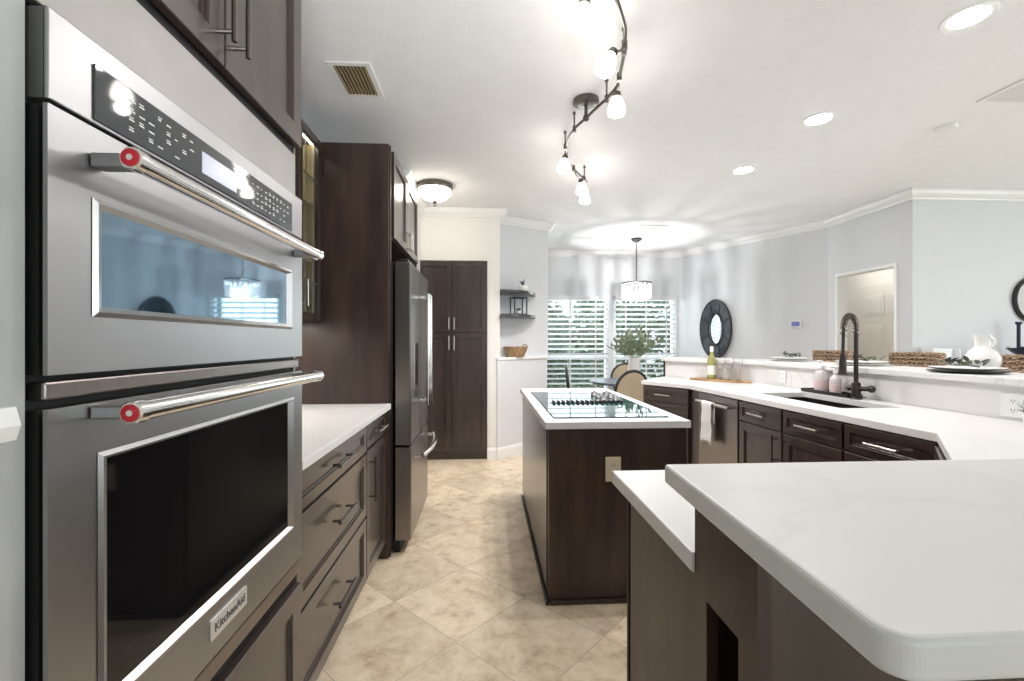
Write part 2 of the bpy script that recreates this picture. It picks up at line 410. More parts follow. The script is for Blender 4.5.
# ------------------------------------------------------------------ windows, blinds and the garden beyond
def window(n, x0, x1, y, z0, z1, my=None):
    f = MB(); w = .045
    f.box(x0, x0 + w, y, y + .07, z0, z1); f.box(x1 - w, x1, y, y + .07, z0, z1)
    f.box(x0, x1, y, y + .07, z0, z0 + w); f.box(x0, x1, y, y + .07, z1 - w, z1)
    zm = my or (z0 + z1) / 2
    f.box(x0, x1, y - .002, y + .072, zm - .022, zm + .022)
    o = struct(f.build('window_%d' % n, M_TRIM, bevel=.004))
    MB().box(x0 + w, x1 - w, y + .03, y + .036, z0 + w, z1 - w).build('pane', M_PANE, o)
    return o
window(1, WX0, WX1, 7.235, WZ0, WZ1, 1.05); window(2, WX2, WX3, 7.235, WZ0, WZ1, 1.05)
b = MB(); b.box(WX0 - .05, WX3 + .05, 7.15, 7.2, WZ0 - .03, WZ0); struct(b.build('trim_6', M_TRIM, bevel=.005))
window(3, .35, 3.45, -3.29, .08, 2.35)  # unseen window, put in to let the rear fill through
o = MB(); o.box(7.53, 7.6, -1.0, 2.2, .45, .5); o.box(7.53, 7.6, -1.0, 2.2, 2.3, 2.35)
for yy in (-1.0, .035, 1.1, 2.15): o.box(7.53, 7.6, yy, yy + .05, .45, 2.35)
o = struct(o.build('window_4', M_TRIM)); MB().box(7.56, 7.566, -.95, 2.15, .5, 2.3).build('pane', M_PANE, o)  # unseen window, put in for the right-hand fill

def blind(x0, x1, label):
    t = thing('window_blind', label, 'blind', ((x0 + x1) / 2, 7.175, 0), 0, 'blinds on the dining windows')
    w = (x1 - x0) / 2
    MB().box(-w, w, -.035, .03, 1.955, 2.02).build('headrail', M_BLIND, t, bevel=.004)
    b = MB(); z = WZ0 + .05
    while z < 1.94:
        m = Matrix.Translation((0, 0, z)) @ Matrix.Rotation(R(-24), 4, 'X')
        b.box(-w + .005, w - .005, -.033, .033, -.0018, .0018, m); z += .079
    b.build('slats', M_BLIND, t)
    MB().box(-w + .003, w - .003, -.022, .022, WZ0 + .008, WZ0 + .03).build('bottom_rail', M_BLIND, t, bevel=.004)
    for u in (-.66, .0, .66):
        MB().box(u * w - .011, u * w + .011, -.037, -.0355, WZ0 + .02, 1.96).build('tape', M_BLIND, t)
blind(WX0 + .01, WX1 - .01, 'white slatted window blind left of the wide window mullion')
blind(WX2 + .01, WX3 - .01, 'white slatted window blind behind the vase of greenery')

struct(MB().box(-6, 12, 7.4, 16, -.2, -.05).build('ground', M_GRASS))
struct(MB().box(-1, 6, 7.36, 9.0, -.08, -.03).build('patio', M_PATIO))
def bush(x, y, h, r, label):
    rnd = random.Random(int(x * 100 + y * 10)); b = MB()
    for i in range(1500):
        a = rnd.random() * 6.283; u = rnd.random() ** .5; zz = rnd.random()
        rr = r * u * (1 - .55 * max(0, zz - .5) * 2)
        p = (rr * math.cos(a), rr * .7 * math.sin(a), .05 + h * zz)
        d = Vector((rnd.uniform(-1, 1), rnd.uniform(-1, 1), rnd.uniform(-.3, 1)))
        b.leaf(p, d, (rnd.random(), rnd.random(), 1), .16, .075)
    t = thing('garden_shrub', label, 'shrub', (x, y, -.05), 0, 'shrubs outside the dining window')
    b.build('foliage', M_LEAF, t, recalc=False)
    MB().tube([(0, 0, 0), (.02, 0, h * .5), (0, .02, h * .8)], [.04, .03, .01], 7).build('stem', M_BASKET, t)
bush(.55, 9.9, 2.3, .75, 'green garden shrub seen at the left edge of the left blind')
bush(1.6, 11.8, 2.0, .8, 'green garden shrub seen through the middle of the left blind')
bush(2.5, 10.2, 2.6, .75, 'tall garden shrub seen just right of the window mullion')
bush(3.6, 11.9, 2.2, .7, 'green garden shrub seen above the vase through the right blind')
bush(5.6, 11.3, 2.4, .8, 'green garden shrub far right beyond the right blind')

b = MB(); rnd = random.Random(77)
for i in range(5200):
    xx = rnd.uniform(-2.5, 9.5); zz = rnd.random(); hh = 2.3 + .5 * math.sin(xx * 1.7) + .25 * math.sin(xx * 4.1)
    b.leaf((xx, 13.4 + rnd.uniform(-.5, .5), -.04 + hh * zz), (rnd.uniform(-1, 1), rnd.uniform(-1, .3), rnd.uniform(-.3, 1)), (rnd.random(), rnd.random(), 1), .26, .13)
hd = b.build('garden_hedge', M_LEAF, recalc=False); tag(hd, 'long leafy hedge at the back of the garden beyond the blinds', 'hedge')

# ------------------------------------------------------------------ cabinet parts (local: x along the width, front faces -y at y=0)
def front_panel(x0, x1, z0, z1, stile=.055, t=.02, raised=True):
    """a framed drawer or door front: rectangular rings stepping into a recessed field"""
    b = MB()
    def ring(i, y): return [b.bm.verts.new(p) for p in ((x0 + i, y, z0 + i), (x1 - i, y, z0 + i), (x1 - i, y, z1 - i), (x0 + i, y, z1 - i))]
    s = min(stile, (z1 - z0) * .30, (x1 - x0) * .30)
    rs = [ring(0, 0), ring(0, -t + .002), ring(.002, -t), ring(s, -t), ring(s + .002, -t + .006)]
    if raised: rs += [ring(s + .009, -t + .006), ring(s + .011, -t + .011)]
    else: rs += [ring(s + .004, -t + .011)]
    for a, c in zip(rs, rs[1:]):
        for k in range(4): b.bm.faces.new((a[k], a[(k + 1) % 4], c[(k + 1) % 4], c[k]))
    b.bm.faces.new(rs[0][::-1]); b.bm.faces.new(rs[-1])
    return b
def pull(parent, m, p, length, vertical=False, t=.02, off=.034, r=.0055):
    x, z = p; b = MB(); h = length / 2; e = h * .78
    if vertical:
        b.tube([(x, -t - off, z - h), (x, -t - off, z + h)], r, 10)
        for k in (-e, e): b.tube([(x, -t, z + k), (x, -t - off, z + k)], r * .85, 8)
    else:
        b.tube([(x - h, -t - off, z), (x + h, -t - off, z)], r, 10)
        for k in (-e, e): b.tube([(x + k, -t, z), (x + k, -t - off, z)], r * .85, 8)
    return b.build('handle', m, parent, smooth=True)
def carcass(t, x0, x1, depth, z0, z1, toe=.10, m=None, toe_in=.06):
    b = MB(); b.box(x0, x1, .0005, depth, z0 + toe, z1)
    if toe: b.box(x0 + .001, x1 - .001, toe_in, depth - .01, z0, z0 + toe)
    return b.build('body', m or M_WOOD, t)

# ------------------------------------------------------------------ left run
RZ = R(90)
# tall oven cabinet: open box around the ovens
XF = -.585
t = thing('oven_cabinet', 'tall dark wooden cabinet that houses the double wall oven', 'cabinet', (XF, .610, 0), RZ)
W = .825
b = MB(); b.box(0, .012, .012, .64, 0, 2.5); b.box(W - .012, W, 0, .64, 0, 2.5); b.box(.012, W - .012, .62, .64, 0, 2.5)
b.box(.012, W - .012, .02, .62, 1.85, 2.5); b.box(.012, W - .012, .005, .62, .10, .575); b.box(.012, W - .012, .07, .62, 0, .10)
b.build('body', M_WOOD, t)
MB().box(-.004, W - .028, -.012, .02, 1.726, 1.852).build('filler_panel', M_FILL, t, bevel=.002)['label'] = 'smooth stainless filler panel'
MB().box(-.004, W, .004, .03, 1.852, 1.885).build('shadow_gap', M_DARK, t)  # black strip paints in the shadow below the upper doors
for k, (a, c) in enumerate(((.003, .411), (.415, .823))):
    d = front_panel(a, c, 1.885, 2.495).build('door', M_WOOD, t)
    pull(d, M_PEWTER, (.385 if k == 0 else .442, 2.02), .19, True)
MB().box(-.002, W, -.002, .03, .556, .576).build('vent_gap', M_DARK, t)
d = front_panel(.003, W - .004, .125, .553, .06).build('drawer', M_WOODX, t); pull(d, M_PEWTER, (.41, .45), .2)

# double wall oven
OX = -.56
t = thing('wall_oven', 'stainless steel double wall oven stacked in the tall cabinet', 'oven', (OX, .616, 0), RZ)
OW = .808
def YL(y): return y - .616        # along the front
body = MB(); body.box(.02, OW - .02, .062, .56, .585, 1.722); body.box(.0, OW, .030, .058, .59, 1.722)
body.build('body', M_DARK, t)
# control panel
f = MB(); f.box(0, OW, 0, .006, 1.603, 1.722); cp = f.build('control_panel', M_STEEL, t, bevel=.002)
MB().box(.001, OW - .001, .0065, .0295, 1.604, 1.721).build('panel_housing', M_GREYMET, cp)
MB().box(YL(.683), YL(1.347), -.003, 0, 1.608, 1.688).build('control_glass', M_PANELGLASS, cp, bevel=.0015)['label'] = 'dark glass control strip'
MB().box(YL(.928), YL(1.052), -.0042, -.003, 1.623, 1.665).build('display', M_LCD, cp)
rnd = random.Random(3)
for (xa, xb) in ((.745, .90), (1.10, 1.33)):
    x = xa; pr = MB()
    while x < xb:
        for z in (1.622, 1.638, 1.652, 1.668):
            if rnd.random() < .8:
                pr.box(YL(x), YL(x + rnd.uniform(.006, .013)), -.0036, -.003, z, z + .0022)
                if rnd.random() < .4: pr.box(YL(x), YL(x + .009), -.0036, -.003, z + .0045, z + .006)
        x += .021
    pr.build('key_print', M_PRINT, cp)['label'] = 'tiny white key markings'
def oven_door(z0, z1, fx0, fx1, fz0, fz1, glass, name):
    """a slab with a bevelled window recess"""
    b = MB(); x0, x1, y0, y1 = 0, OW, 0, .006
    b.box(x0, fx0, y0, y1, z0, z1); b.box(fx1, x1, y0, y1, z0, z1); b.box(fx0, fx1, y0, y1, z0, fz0); b.box(fx0, fx1, y0, y1, fz1, z1)
    d = b.build(name, M_STEEL, t)
    MB().box(.001, OW - .001, .012, .0295, z0 + .001, z1 - .001).build('door_core', M_DARK, d)
    r = MB(); i = .026; q = .0065
    o = [(fx0, -.001, fz0), (fx1, -.001, fz0), (fx1, -.001, fz1), (fx0, -.001, fz1)]
    o1 = [(fx0 + .007, -.004, fz0 + .007), (fx1 - .007, -.004, fz0 + .007), (fx1 - .007, -.004, fz1 - .007), (fx0 + .007, -.004, fz1 - .007)]
    o2 = [(fx0 + i, q, fz0 + .016), (fx1 - i, q, fz0 + .016), (fx1 - i, q, fz1 - .014), (fx0 + i, q, fz1 - .014)]
    rr = [[r.bm.verts.new(p) for p in ring] for ring in (o, o1, o2)]
    for a, c in zip(rr, rr[1:]):
        for k in range(4): r.bm.faces.new((a[k], a[(k + 1) % 4], c[(k + 1) % 4], c[k]))
    r.build('window_bezel', M_BEZEL, d)['label'] = 'polished window bezel'
    MB().box(fx0 + i - .003, fx1 - i + .003, q - .001, q + .004, fz0 + .013, fz1 - .011).build('window_glass', glass, d)['label'] = 'dark reflective oven window'
    return d
def oven_handle(d, z):
    g = MB(); ya, yb = YL(.672), YL(1.385); x = -.062
    g.tube([(ya, x, z), (yb, x, z)], .0145, 20)
    h = g.build('handle', M_CHROME, d, smooth=True)
    for y in (ya + .004, yb - .03):
        MB().box(y, y + .026, x, -.001, z - .010, z + .010).build('handle_bracket', M_STEEL, d, bevel=.003)
    for y, sg in ((ya, -1), (yb, 1)):
        m = Matrix.Translation((y, x, z)) @ Matrix.Rotation(R(90 * sg), 4, 'Y')
        c = MB(); c.lathe([(.0165, -.014), (.0165, .002), (.0145, .004)], m=m, seg=24); c.build('handle_cap', M_CHROME, d, smooth=True)
        if sg < 0:
            c = MB(); c.lathe([(.0125, .004), (.0125, .0052), (.0115, .0056)], m=m, seg=24); c.build('medallion', M_RED, d, smooth=True)['label'] = 'round red end medallion'
            c = MB(); c.lathe([(.0042, .0056), (.0042, .0062)], m=m, seg=16); c.build('medallion_centre', M_BADGE, d, smooth=True)
mw = oven_door(1.247, 1.597, YL(.681), YL(1.352), 1.326, 1.497, M_OVGLASS, 'microwave_door'); oven_handle(mw, 1.549)
MB().box(.004, OW - .004, .008, .03, 1.214, 1.238).build('middle_trim', M_STEELD, t, bevel=.003)
lo = oven_door(.640, 1.203, YL(.690), YL(1.362), .747, 1.130, M_BLKGLASS, 'oven_door'); oven_handle(lo, 1.190)
bd = MB(); bd.box(YL(.958), YL(1.096), -.004, 0, .680, .722); bd = bd.build('badge', M_BADGE, lo, bevel=.001); bd['label'] = 'small pale nameplate'
letters('KitchenAid', .026, 'badge_lettering', M_INK, lo, Matrix.Translation((YL(1.027), -.0046, .701)) @ Matrix.Rotation(R(90), 4, 'X'))
MB().box(.006, OW - .006, .006, .03, .592, .632).build('lower_vent', M_STEELD, t, bevel=.003)

# base cabinets beside the ovens
t = thing('base_cabinet', 'wide dark base cabinet with three drawers beside the wall oven', 'cabinet', (-.605, 1.44, 0), RZ)
carcass(t, 0, .838, .63, 0, .892)
for z0, z1 in ((.750, .884), (.437, .738), (.115, .425)):
    d = front_panel(.004, .834, z0, z1, .05).build('drawer', M_WOODX, t)
    pull(d, M_PEWTER, (.425, (z0 + z1) / 2 + (.0 if z1 > .8 else .015)), .21, r=.0065)
t = thing('base_cabinet', 'narrow dark base cabinet with one drawer beside the refrigerator panel', 'cabinet', (-.605, 2.279, 0), RZ)
carcass(t, 0, .464, .63, 0, .892)
d = front_panel(.004, .46, .760, .884, .04).build('drawer', M_WOODX, t); pull(d, M_NICKEL, (.232, .822), .17)
d = front_panel(.004, .46, .115, .748).build('door', M_WOOD, t); pull(d, M_PEWTER, (.045, .60), .22, True, r=.0065)
c = MB().box(-1.249, -.562, 1.437, 2.743, .8925, .924).build('countertop', M_QUARTZ, bevel=.003)
tag(c, 'white quartz countertop between wall oven and refrigerator panel', 'countertop')

# wall cabinet with glazed doors
t = thing('wall_cabinet', 'dark wall cabinet with leaded glass doors above left countertop', 'cabinet', (-.985, 1.455, 0), RZ)
W = 1.285
b = MB(); b.box(0, .016, 0, .26, 1.40, 2.47); b.box(W - .016, W, 0, .26, 1.40, 2.47); b.box(.016, W - .016, 0, .26, 1.40, 1.42); b.box(.016, W - .016, 0, .26, 2.45, 2.47)
b.build('body', M_WOOD, t)
b = MB(); b.box(.016, W - .016, .245, .26, 1.42, 2.45)
b.box(W - .020, W - .0165, .012, .245, 1.42, 2.44); b.box(.0165, .020, .012, .245, 1.42, 2.44)
for z in (1.75, 2.08): b.box(.021, W - .021, .02, .245, z, z + .018)
b.build('shelf', M_MAPLE, t)['label'] = 'pale maple shelves and back'
MB().box(.03, W - .03, .02, .035, 2.44, 2.449).build('light_strip', M_STRIP2, t)
for k in range(4):
    x0 = .002 + k * .3205; x1 = x0 + .318; s = .048
    b = MB(); b.box(x0, x0 + s, -.02, 0, 1.405, 2.465); b.box(x1 - s, x1, -.02, 0, 1.405, 2.465); b.box(x0 + s, x1 - s, -.02, 0, 1.405, 1.405 + s); b.box(x0 + s, x1 - s, -.02, 0, 2.465 - s, 2.465)
    d = b.build('door', M_WOOD, t, bevel=.002)
    MB().box(x0 + s - .004, x1 - s + .004, -.011, -.008, 1.45, 2.42).build('door_glass', M_PANE, d)
    b = MB()
    for z in (1.62, 2.20): b.box(x0 + s, x1 - s, -.015, -.011, z, z + .008)
    for x in (x0 + s + .05, x1 - s - .058): b.box(x, x + .008, -.015, -.011, 1.453, 2.417)
    b.build('lead_strips', M_NICKEL, d)
    pull(d, M_NICKEL, (x0 + .026, 1.55), .14, True)

# refrigerator, its end panels and the cabinet above
b = MB(); b.box(-1.249, -.578, 2.745, 2.765, 0, 2.47); b.box(-.598, -.570, 2.7655, 2.79, 0, 2.47)
tag(b.build('end_panel', M_PANEL, bevel=.002), 'tall dark wood end panel standing between countertop and refrigerator', 'panel')
tag(MB().box(-1.249, -.578, 3.838, 3.858, 0, 2.47).build('end_panel', M_PANEL, bevel=.002), 'tall dark wood end panel on the far side of the refrigerator', 'panel')
t = thing('bridge_cabinet', 'dark two-door cabinet mounted above the refrigerator', 'cabinet', (-.585, 2.795, 0), RZ)
carcass(t, 0, 1.042, .6, 1.93, 2.47, 0)
for k, (a, c) in enumerate(((.055, .528), (.532, 1.036))):
    d = front_panel(a, c, 1.936, 2.466).build('door', M_WOOD, t); pull(d, M_NICKEL, (.50 if k == 0 else .56, 2.01), .12, True)

FX = -.455
t = thing('refrigerator', 'stainless french door refrigerator with bottom freezer drawer', 'refrigerator', (FX, 2.80, 0), RZ)
FW = .80
b = MB(); b.box(.004, FW - .004, .11, .74, .03, 1.775)
b.build('body', M_DARK, t, bevel=.004)
b = MB(); b.box(.03, FW - .03, .07, .11, .0, .075); b.build('toe_grille', M_DARK, t)
h = FW / 2
for k, (a, c) in enumerate(((0, h - .002), (h + .002, FW))):
    d = MB().box(a, c, 0, .10, .66, 1.78).build('door', M_STEELD, t, bevel=.008); 
    x = h - .05 if k == 0 else h + .05
    g = MB(); g.tube([(x, -.062, .86), (x, -.062, 1.62)], .015, 14)
    g.build('handle', M_CHROME, d, smooth=True)
    for z in (.895, 1.595): MB().box(x - .011, x + .011, -.062, -.001, z - .011, z + .011).build('handle_bracket', M_CHROME, d, bevel=.003)
    if k == 0:
        MB().box(.13, .27, -.004, .002, 1.0, 1.29).build('dispenser_frame', M_CHROME, d, bevel=.003)
        MB().box(.142, .258, -.0065, -.003, 1.012, 1.278).build('dispenser_recess', M_BLKGLASS, d)
    g = MB(); g.box(a + .02, a + .07 if k == 0 else c - .02, .02, .08, 1.78, 1.80) if k == 0 else g.box(c - .07, c - .02, .02, .08, 1.78, 1.80)
    g.build('hinge_cover', M_DARK, d, bevel=.004)
d = MB().box(0, FW, 0, .10, .08, .65).build('freezer_drawer', M_STEELD, t, bevel=.008)
pts = [(.06 + (FW - .12) * i / 16, -.06 - .035 * math.sin(math.pi * i / 16), .585) for i in range(17)]
MB().tube(pts, .016, 14).build('handle', M_CHROME, d, smooth=True)
for x in (.07, FW - .07): MB().box(x - .012, x + .012, -.055, -.001, .574, .596).build('handle_bracket', M_CHROME, d, bevel=.003)

# pantry
t = thing('pantry_cabinet', 'tall dark pantry cabinet with four doors built into far wall', 'cabinet', (-.755, 5.004, 0), 0)
carcass(t, 0, .77, .55, 0, 2.175, .09, toe_in=.03)
for a, c, hx in ((.004, .383, .357), (.387, .766, .413)):
    d = front_panel(a, c, 1.395, 2.168).build('door', M_WOOD, t); pull(d, M_NICKEL, (hx, 1.49), .13, True)
    d = front_panel(a, c, .10, 1.385).build('door', M_WOOD, t); pull(d, M_NICKEL, (hx, 1.28), .15, True)

# ------------------------------------------------------------------ island and cooktop
t = thing('kitchen_island', 'dark kitchen island with a white quartz top in the middle', 'island', (.655, 3.0, 0))
b = MB(); b.box(-.345, .325, -.775, .775, 0, .862)
b.build('body', M_PANEL, t, bevel=.002)
MB().box(.325, .352, -.772, -.70, 0, .862).build('corner_post', M_WOOD, t, bevel=.003)
sd = MB(); sd.box(-.350, -.3455, -.72, .77, .05, .855); sd.build('side_panel', M_WOOD, t)
MB().prism([(-.367, -.80), (.362, -.80), (.362, .80), (-.367, .80)], .864, .90).build('countertop', M_QUARTZ, t, bevel=.004)['label'] = 'white quartz island top'
b = MB(); b.box(-.364, -.346, -.794, .79, 0, .022); b.box(-.346, .352, -.794, -.776, 0, .022); b.box(.33, .352, -.776, .79, 0, .022)
b.build('shoe_molding', M_WOOD, t, bevel=.008)

t = thing('cooktop', 'black glass electric cooktop with centre downdraft vent on island', 'cooktop', (.65, 2.90, .9005))
MB().box(-.305, .295, -.60, .59, 0, .006).build('glass_top', M_COOKGLASS, t, bevel=.003)
b = MB(); b.box(-.235, .21, -.10, -.012, .006, .010)
b.build('vent_grille', M_BLKGLASS, t)
b = MB()
for i in range(15):
    x = -.232 + i * .0305
    b.box(x, x + .017, -.085, -.02, .0102, .022)
b.build('vent_louvers', M_BLACKF, t, bevel=.004)
for i in range(3):
    for j in range(2):
        x = .12 + j * .085; y = .06 + i * .12
        k = MB(); k.lathe([(.026, .006), (.027, .012), (.024, .016), (.020, .034), (.0185, .036)], (x, y, 0), 20)
        kn = k.build('knob', M_STEEL, t, smooth=True)
        k = MB(); k.box(x - .004, x + .004, y - .021, y + .021, .036, .044); k.build('knob_grip', M_STEELD, kn, bevel=.002)

def outlet(loc, rz, label, m, w=.078, h=.122):
    t = thing('electrical_outlet', label, 'outlet', loc, rz)
    MB().box(-w / 2, w / 2, -.006, 0, -h / 2, h / 2).build('cover_plate', m, t, bevel=.003)
    for z in (-.022, .022):
        q = MB(); q.box(-.017, .017, -.008, -.0061, z - .014, z + .014); q = q.build('socket', m, t, bevel=.003)
        s = MB()
        for x in (-.007, .007): s.box(x - .0012, x + .0012, -.0086, -.0081, z - .002, z + .008)
        s.box(-.002, .002, -.0086, -.0081, z - .009, z - .005); s.build('slot', M_DARK, q)
outlet((0.630, 2.2245, 0.660), 0, 'ivory electrical outlet on the near end of island', M_IVORY)

# ------------------------------------------------------------------ peninsula with raised bar
t = thing('peninsula_cabinet', 'dark peninsula base cabinet under the low white countertop', 'cabinet', (.395, .79, 0))
b = MB(); b.box(0, 1.0, .003, .44, 0, .877); b.build('body', M_PANEL, t, bevel=.002)
MB().box(-.003, .012, .4405, .455, .08, .876).build('door_edge', M_DARK, t)
MB().box(.02, .98, .4405, .462, .10, .87).build('door', M_WOOD, t, bevel=.003)

t = thing('bar_support', 'dark panelled knee wall carrying the raised bar top', 'bar', (.372, .603, 0))
ep = MB()
ep.box(0, .02, 0, .048, 0, 1.035); ep.box(0, .02, .145, .188, 0, 1.035); ep.box(0, .02, .048, .145, .852, 1.035)
ep.build('end_panel', M_PANEL, t)
b = MB(); b.box(.02, 1.95, .002, .02, 0, 1.035); b.box(.02, 1.95, .168, .188, 0, 1.035); b.box(.30, .32, .02, .168, 0, 1.035); b.box(.02, 1.95, .02, .168, 1.0, 1.035)
b.build('front_panel', M_WOOD, t)

def rounded(pts, radii, n=10):
    out = []
    for i, p in enumerate(pts):
        r = radii[i]
        if r <= 0: out.append(p); continue
        P = Vector(p); A = (Vector(pts[i - 1]) - P).normalized(); B = (Vector(pts[(i + 1) % len(pts)]) - P).normalized()
        ang = A.angle(B); dd = r / math.tan(ang / 2); c = P + (A + B).normalized() * (r / math.sin(ang / 2))
        s = P + A * dd - c; e = P + B * dd - c
        a0 = math.atan2(s.y, s.x); da = (math.atan2(e.y, e.x) - a0 + math.pi) % (2 * math.pi) - math.pi
        for k in range(n + 1):
            out.append((c.x + r * math.cos(a0 + da * k / n), c.y + r * math.sin(a0 + da * k / n)))
    return out
pts = rounded([(.322, .806), (.300, .318), (2.42, .318), (2.42, .806)], [.006, .024, .04, .0])
o = MB().prism(pts, 1.0355, 1.07).build('raised_counter', M_QUARTZ, bevel=.006, seg=3)
tag(o, 'raised white quartz bar top with rounded corner in the right foreground', 'countertop')

# ------------------------------------------------------------------ U-shaped counter with sink
A1, A2 = (1.775, 3.9), (1.850, 1.765)
outer = [(.367, .792), (.367, 1.309), (1.43, 1.309), A2, A1, (1.51, 4.353), (1.95, 4.85), (2.518, 3.95), (2.518, .792)]
SX0, SX1, SY0, SY1 = 2.01, 2.38, 2.47, 3.26
def plate_with_hole(outer, hole, z0, z1):
    b = MB(); bm = b.bm
    vo = [bm.verts.new((x, y, z1)) for x, y in outer]; vh = [bm.verts.new((x, y, z1)) for x, y in hole]
    es = [bm.edges.new((v[i], v[(i + 1) % len(v)])) for v in (vo, vh) for i in range(len(v))]
    r = bmesh.ops.triangle_fill(bm, edges=es, use_beauty=True)
    fs = [f for f in r['geom'] if isinstance(f, bmesh.types.BMFace)]
    ex = bmesh.ops.extrude_face_region(bm, geom=fs)
    bmesh.ops.translate(bm, verts=[v for v in ex['geom'] if isinstance(v, bmesh.types.BMVert)], vec=(0, 0, z0 - z1))
    return b
o = plate_with_hole(outer, rounded([(SX0, SY0), (SX1, SY0), (SX1, SY1), (SX0, SY1)], [.03] * 4, 4), .8785, .915).build('countertop', M_QUARTZ, bevel=.003)
tag(o, 'white quartz countertop with undermount sink wrapping three sides', 'countertop')
t = thing('kitchen_sink', 'dark undermount sink set into the white countertop', 'sink', ((SX0 + SX1) / 2, (SY0 + SY1) / 2, .70))
w, l = (SX1 - SX0) / 2 + .004, (SY1 - SY0) / 2 + .004
b = MB(); b.box(-w - .012, -w, -l - .012, l + .012, 0, .177); b.box(w, w + .012, -l - .012, l + .012, 0, .177); b.box(-w, w, -l - .012, -l, 0, .177); b.box(-w, w, l, l + .012, 0, .177); b.box(-w, w, -l, l, 0, .012)
b.build('basin', M_BRONZE, t)
MB().box(-w, w, -.012, .012, .012, .13).build('divider', M_BRONZE, t, bevel=.004)
for y in (-.2, .2): MB().lathe([(.035, .0122), (.035, .016), (.02, .014)], (0, y, 0), 16).build('drain', M_PEWTER, t)

# cabinets of the sink run
ang = math.atan2(A2[1] - A1[1], A2[0] - A1[0]); FO = (1.80, 3.9)
def on_run(s): return (FO[0] + math.cos(ang) * s, FO[1] + math.sin(ang) * s, 0)
t = thing('filler_panel', 'narrow dark filler panel between dishwasher and angled drawer cabinet', 'panel', on_run(0), ang)
MB().box(.004, .172, 0, .02, 0, .877).build('panel', M_WOOD, t, bevel=.002)
def run_cab(s0, s1, label, kind, hx):
    t = thing('base_cabinet', label, 'cabinet', on_run(s0), ang, 'base cabinets along the sink run'); w = s1 - s0
    carcass(t, 0, w, .135 if kind != 'drawers' else .55, 0, .877)
    d = front_panel(.003, w - .003, .735, .868, .035).build('drawer', M_WOODX, t); pull(d, M_NICKEL, (w / 2, .803), .17, t=.016)
    if kind == 'drawers':
        for z0, z1 in ((.435, .727), (.12, .427)):
            d = front_panel(.003, w - .003, z0, z1, .05).build('drawer', M_WOODX, t); pull(d, M_NICKEL, (w / 2, (z0 + z1) / 2 + .05), .17)
    else:
        d = front_panel(.003, w - .003, .12, .727).build('door', M_WOOD, t); pull(d, M_PEWTER, (hx if hx > 0 else w + hx, .62), .17, True)
run_cab(.745, 1.19, 'dark base cabinet with drawer and door immediately right of the dishwasher', 'door', -.04)
run_cab(1.20, 1.65, 'dark base cabinet with drawer and door in front of the faucet', 'sink', .04)
run_cab(1.66, 2.13, 'dark base cabinet of stacked drawers nearest the raised bar', 'drawers', 0)
t = thing('dishwasher', 'stainless dishwasher with bar handle under the sink counter', 'dishwasher', on_run(.176), ang)
MB().box(.004, .553, .021, .135, .09, .872).build('body', M_DARK, t)
dd = MB().box(0, .557, -.022, .02, .11, .872).build('door', M_STEELD, t, bevel=.004)
MB().tube([(.045, -.068, .808), (.515, -.068, .808)], .011, 14).build('handle', M_NICKEL, dd, smooth=True)
for x in (.07, .49): MB().box(x - .01, x + .01, -.068, -.021, .799, .817).build('handle_bracket', M_NICKEL, dd, bevel=.002)
MB().box(.01, .547, .03, .15, 0, .09).build('toe_kick', M_DARK, t)
# towel over the dishwasher handle
tb = MB(); rows = []; n = 26
path = []
for i in range(15): path.append((-.082 - .002 * math.sin(i), .50 + (.808 - .50) * i / 14))
for k in range(1, 7): a = math.pi * k / 7; path.append((-.068 - .014 * math.cos(a), .808 + .014 * math.sin(a)))
for i in range(8): path.append((-.054, .806 - .15 * i / 7))
for (y, z) in path:
    sp = 1 + .12 * (.82 - z) / .3
    rows.append([tb.bm.verts.new(((u / n - .5) * .15 * sp + .235 - .12 * (.82 - z) * .25, y - .006 * math.sin(u * 1.1 + z * 6) * (1 if y < -.07 else .4) * min(1, (.825 - z) * 12), z - (.012 * math.sin(u * .35) if z < .52 else 0))) for u in range(n + 1)])
for a, c in zip(rows, rows[1:]):
    for k in range(n): tb.bm.faces.new((a[k], a[k + 1], c[k + 1], c[k]))
tw = tb.build('dish_towel', M_TOWEL, smooth=True); tw.location = on_run(.176); tw.rotation_euler = (0, 0, ang)
md = tw.modifiers.new('thick', 'SOLIDIFY'); md.thickness = .004; md.offset = 0
tag(tw, 'white textured dish towel draped over the dishwasher handle', 'towel')
# angled drawer cabinet and diagonal corner panel
t = thing('base_cabinet', 'dark angled drawer cabinet at the far end of sink counter', 'cabinet', (1.535, 4.34, 0), math.atan2(-.435, .262), 'base cabinets along the sink run')
carcass(t, 0, .504, .50, 0, .877)
for z0, z1 in ((.735, .868), (.435, .727), (.12, .427)):
    d = front_panel(.006, .498, z0, z1, .035).build('drawer', M_WOODX, t); pull(d, M_NICKEL, (.25, (z0 + z1) / 2 + (0 if z1 > .8 else .04)), .17)
t = thing('corner_cabinet', 'dark diagonal corner cabinet under the counter beside the bar', 'cabinet', (1.845, 1.745, 0), math.atan2(1.33 - 1.745, 1.455 - 1.845))
b = MB(); b.box(.01, .555, 0, .2, .1, .877); b.box(.012, .55, .06, .2, 0, .1); b.build('body', M_WOOD, t)
front_panel(.02, .545, .115, .868).build('door', M_WOOD, t)

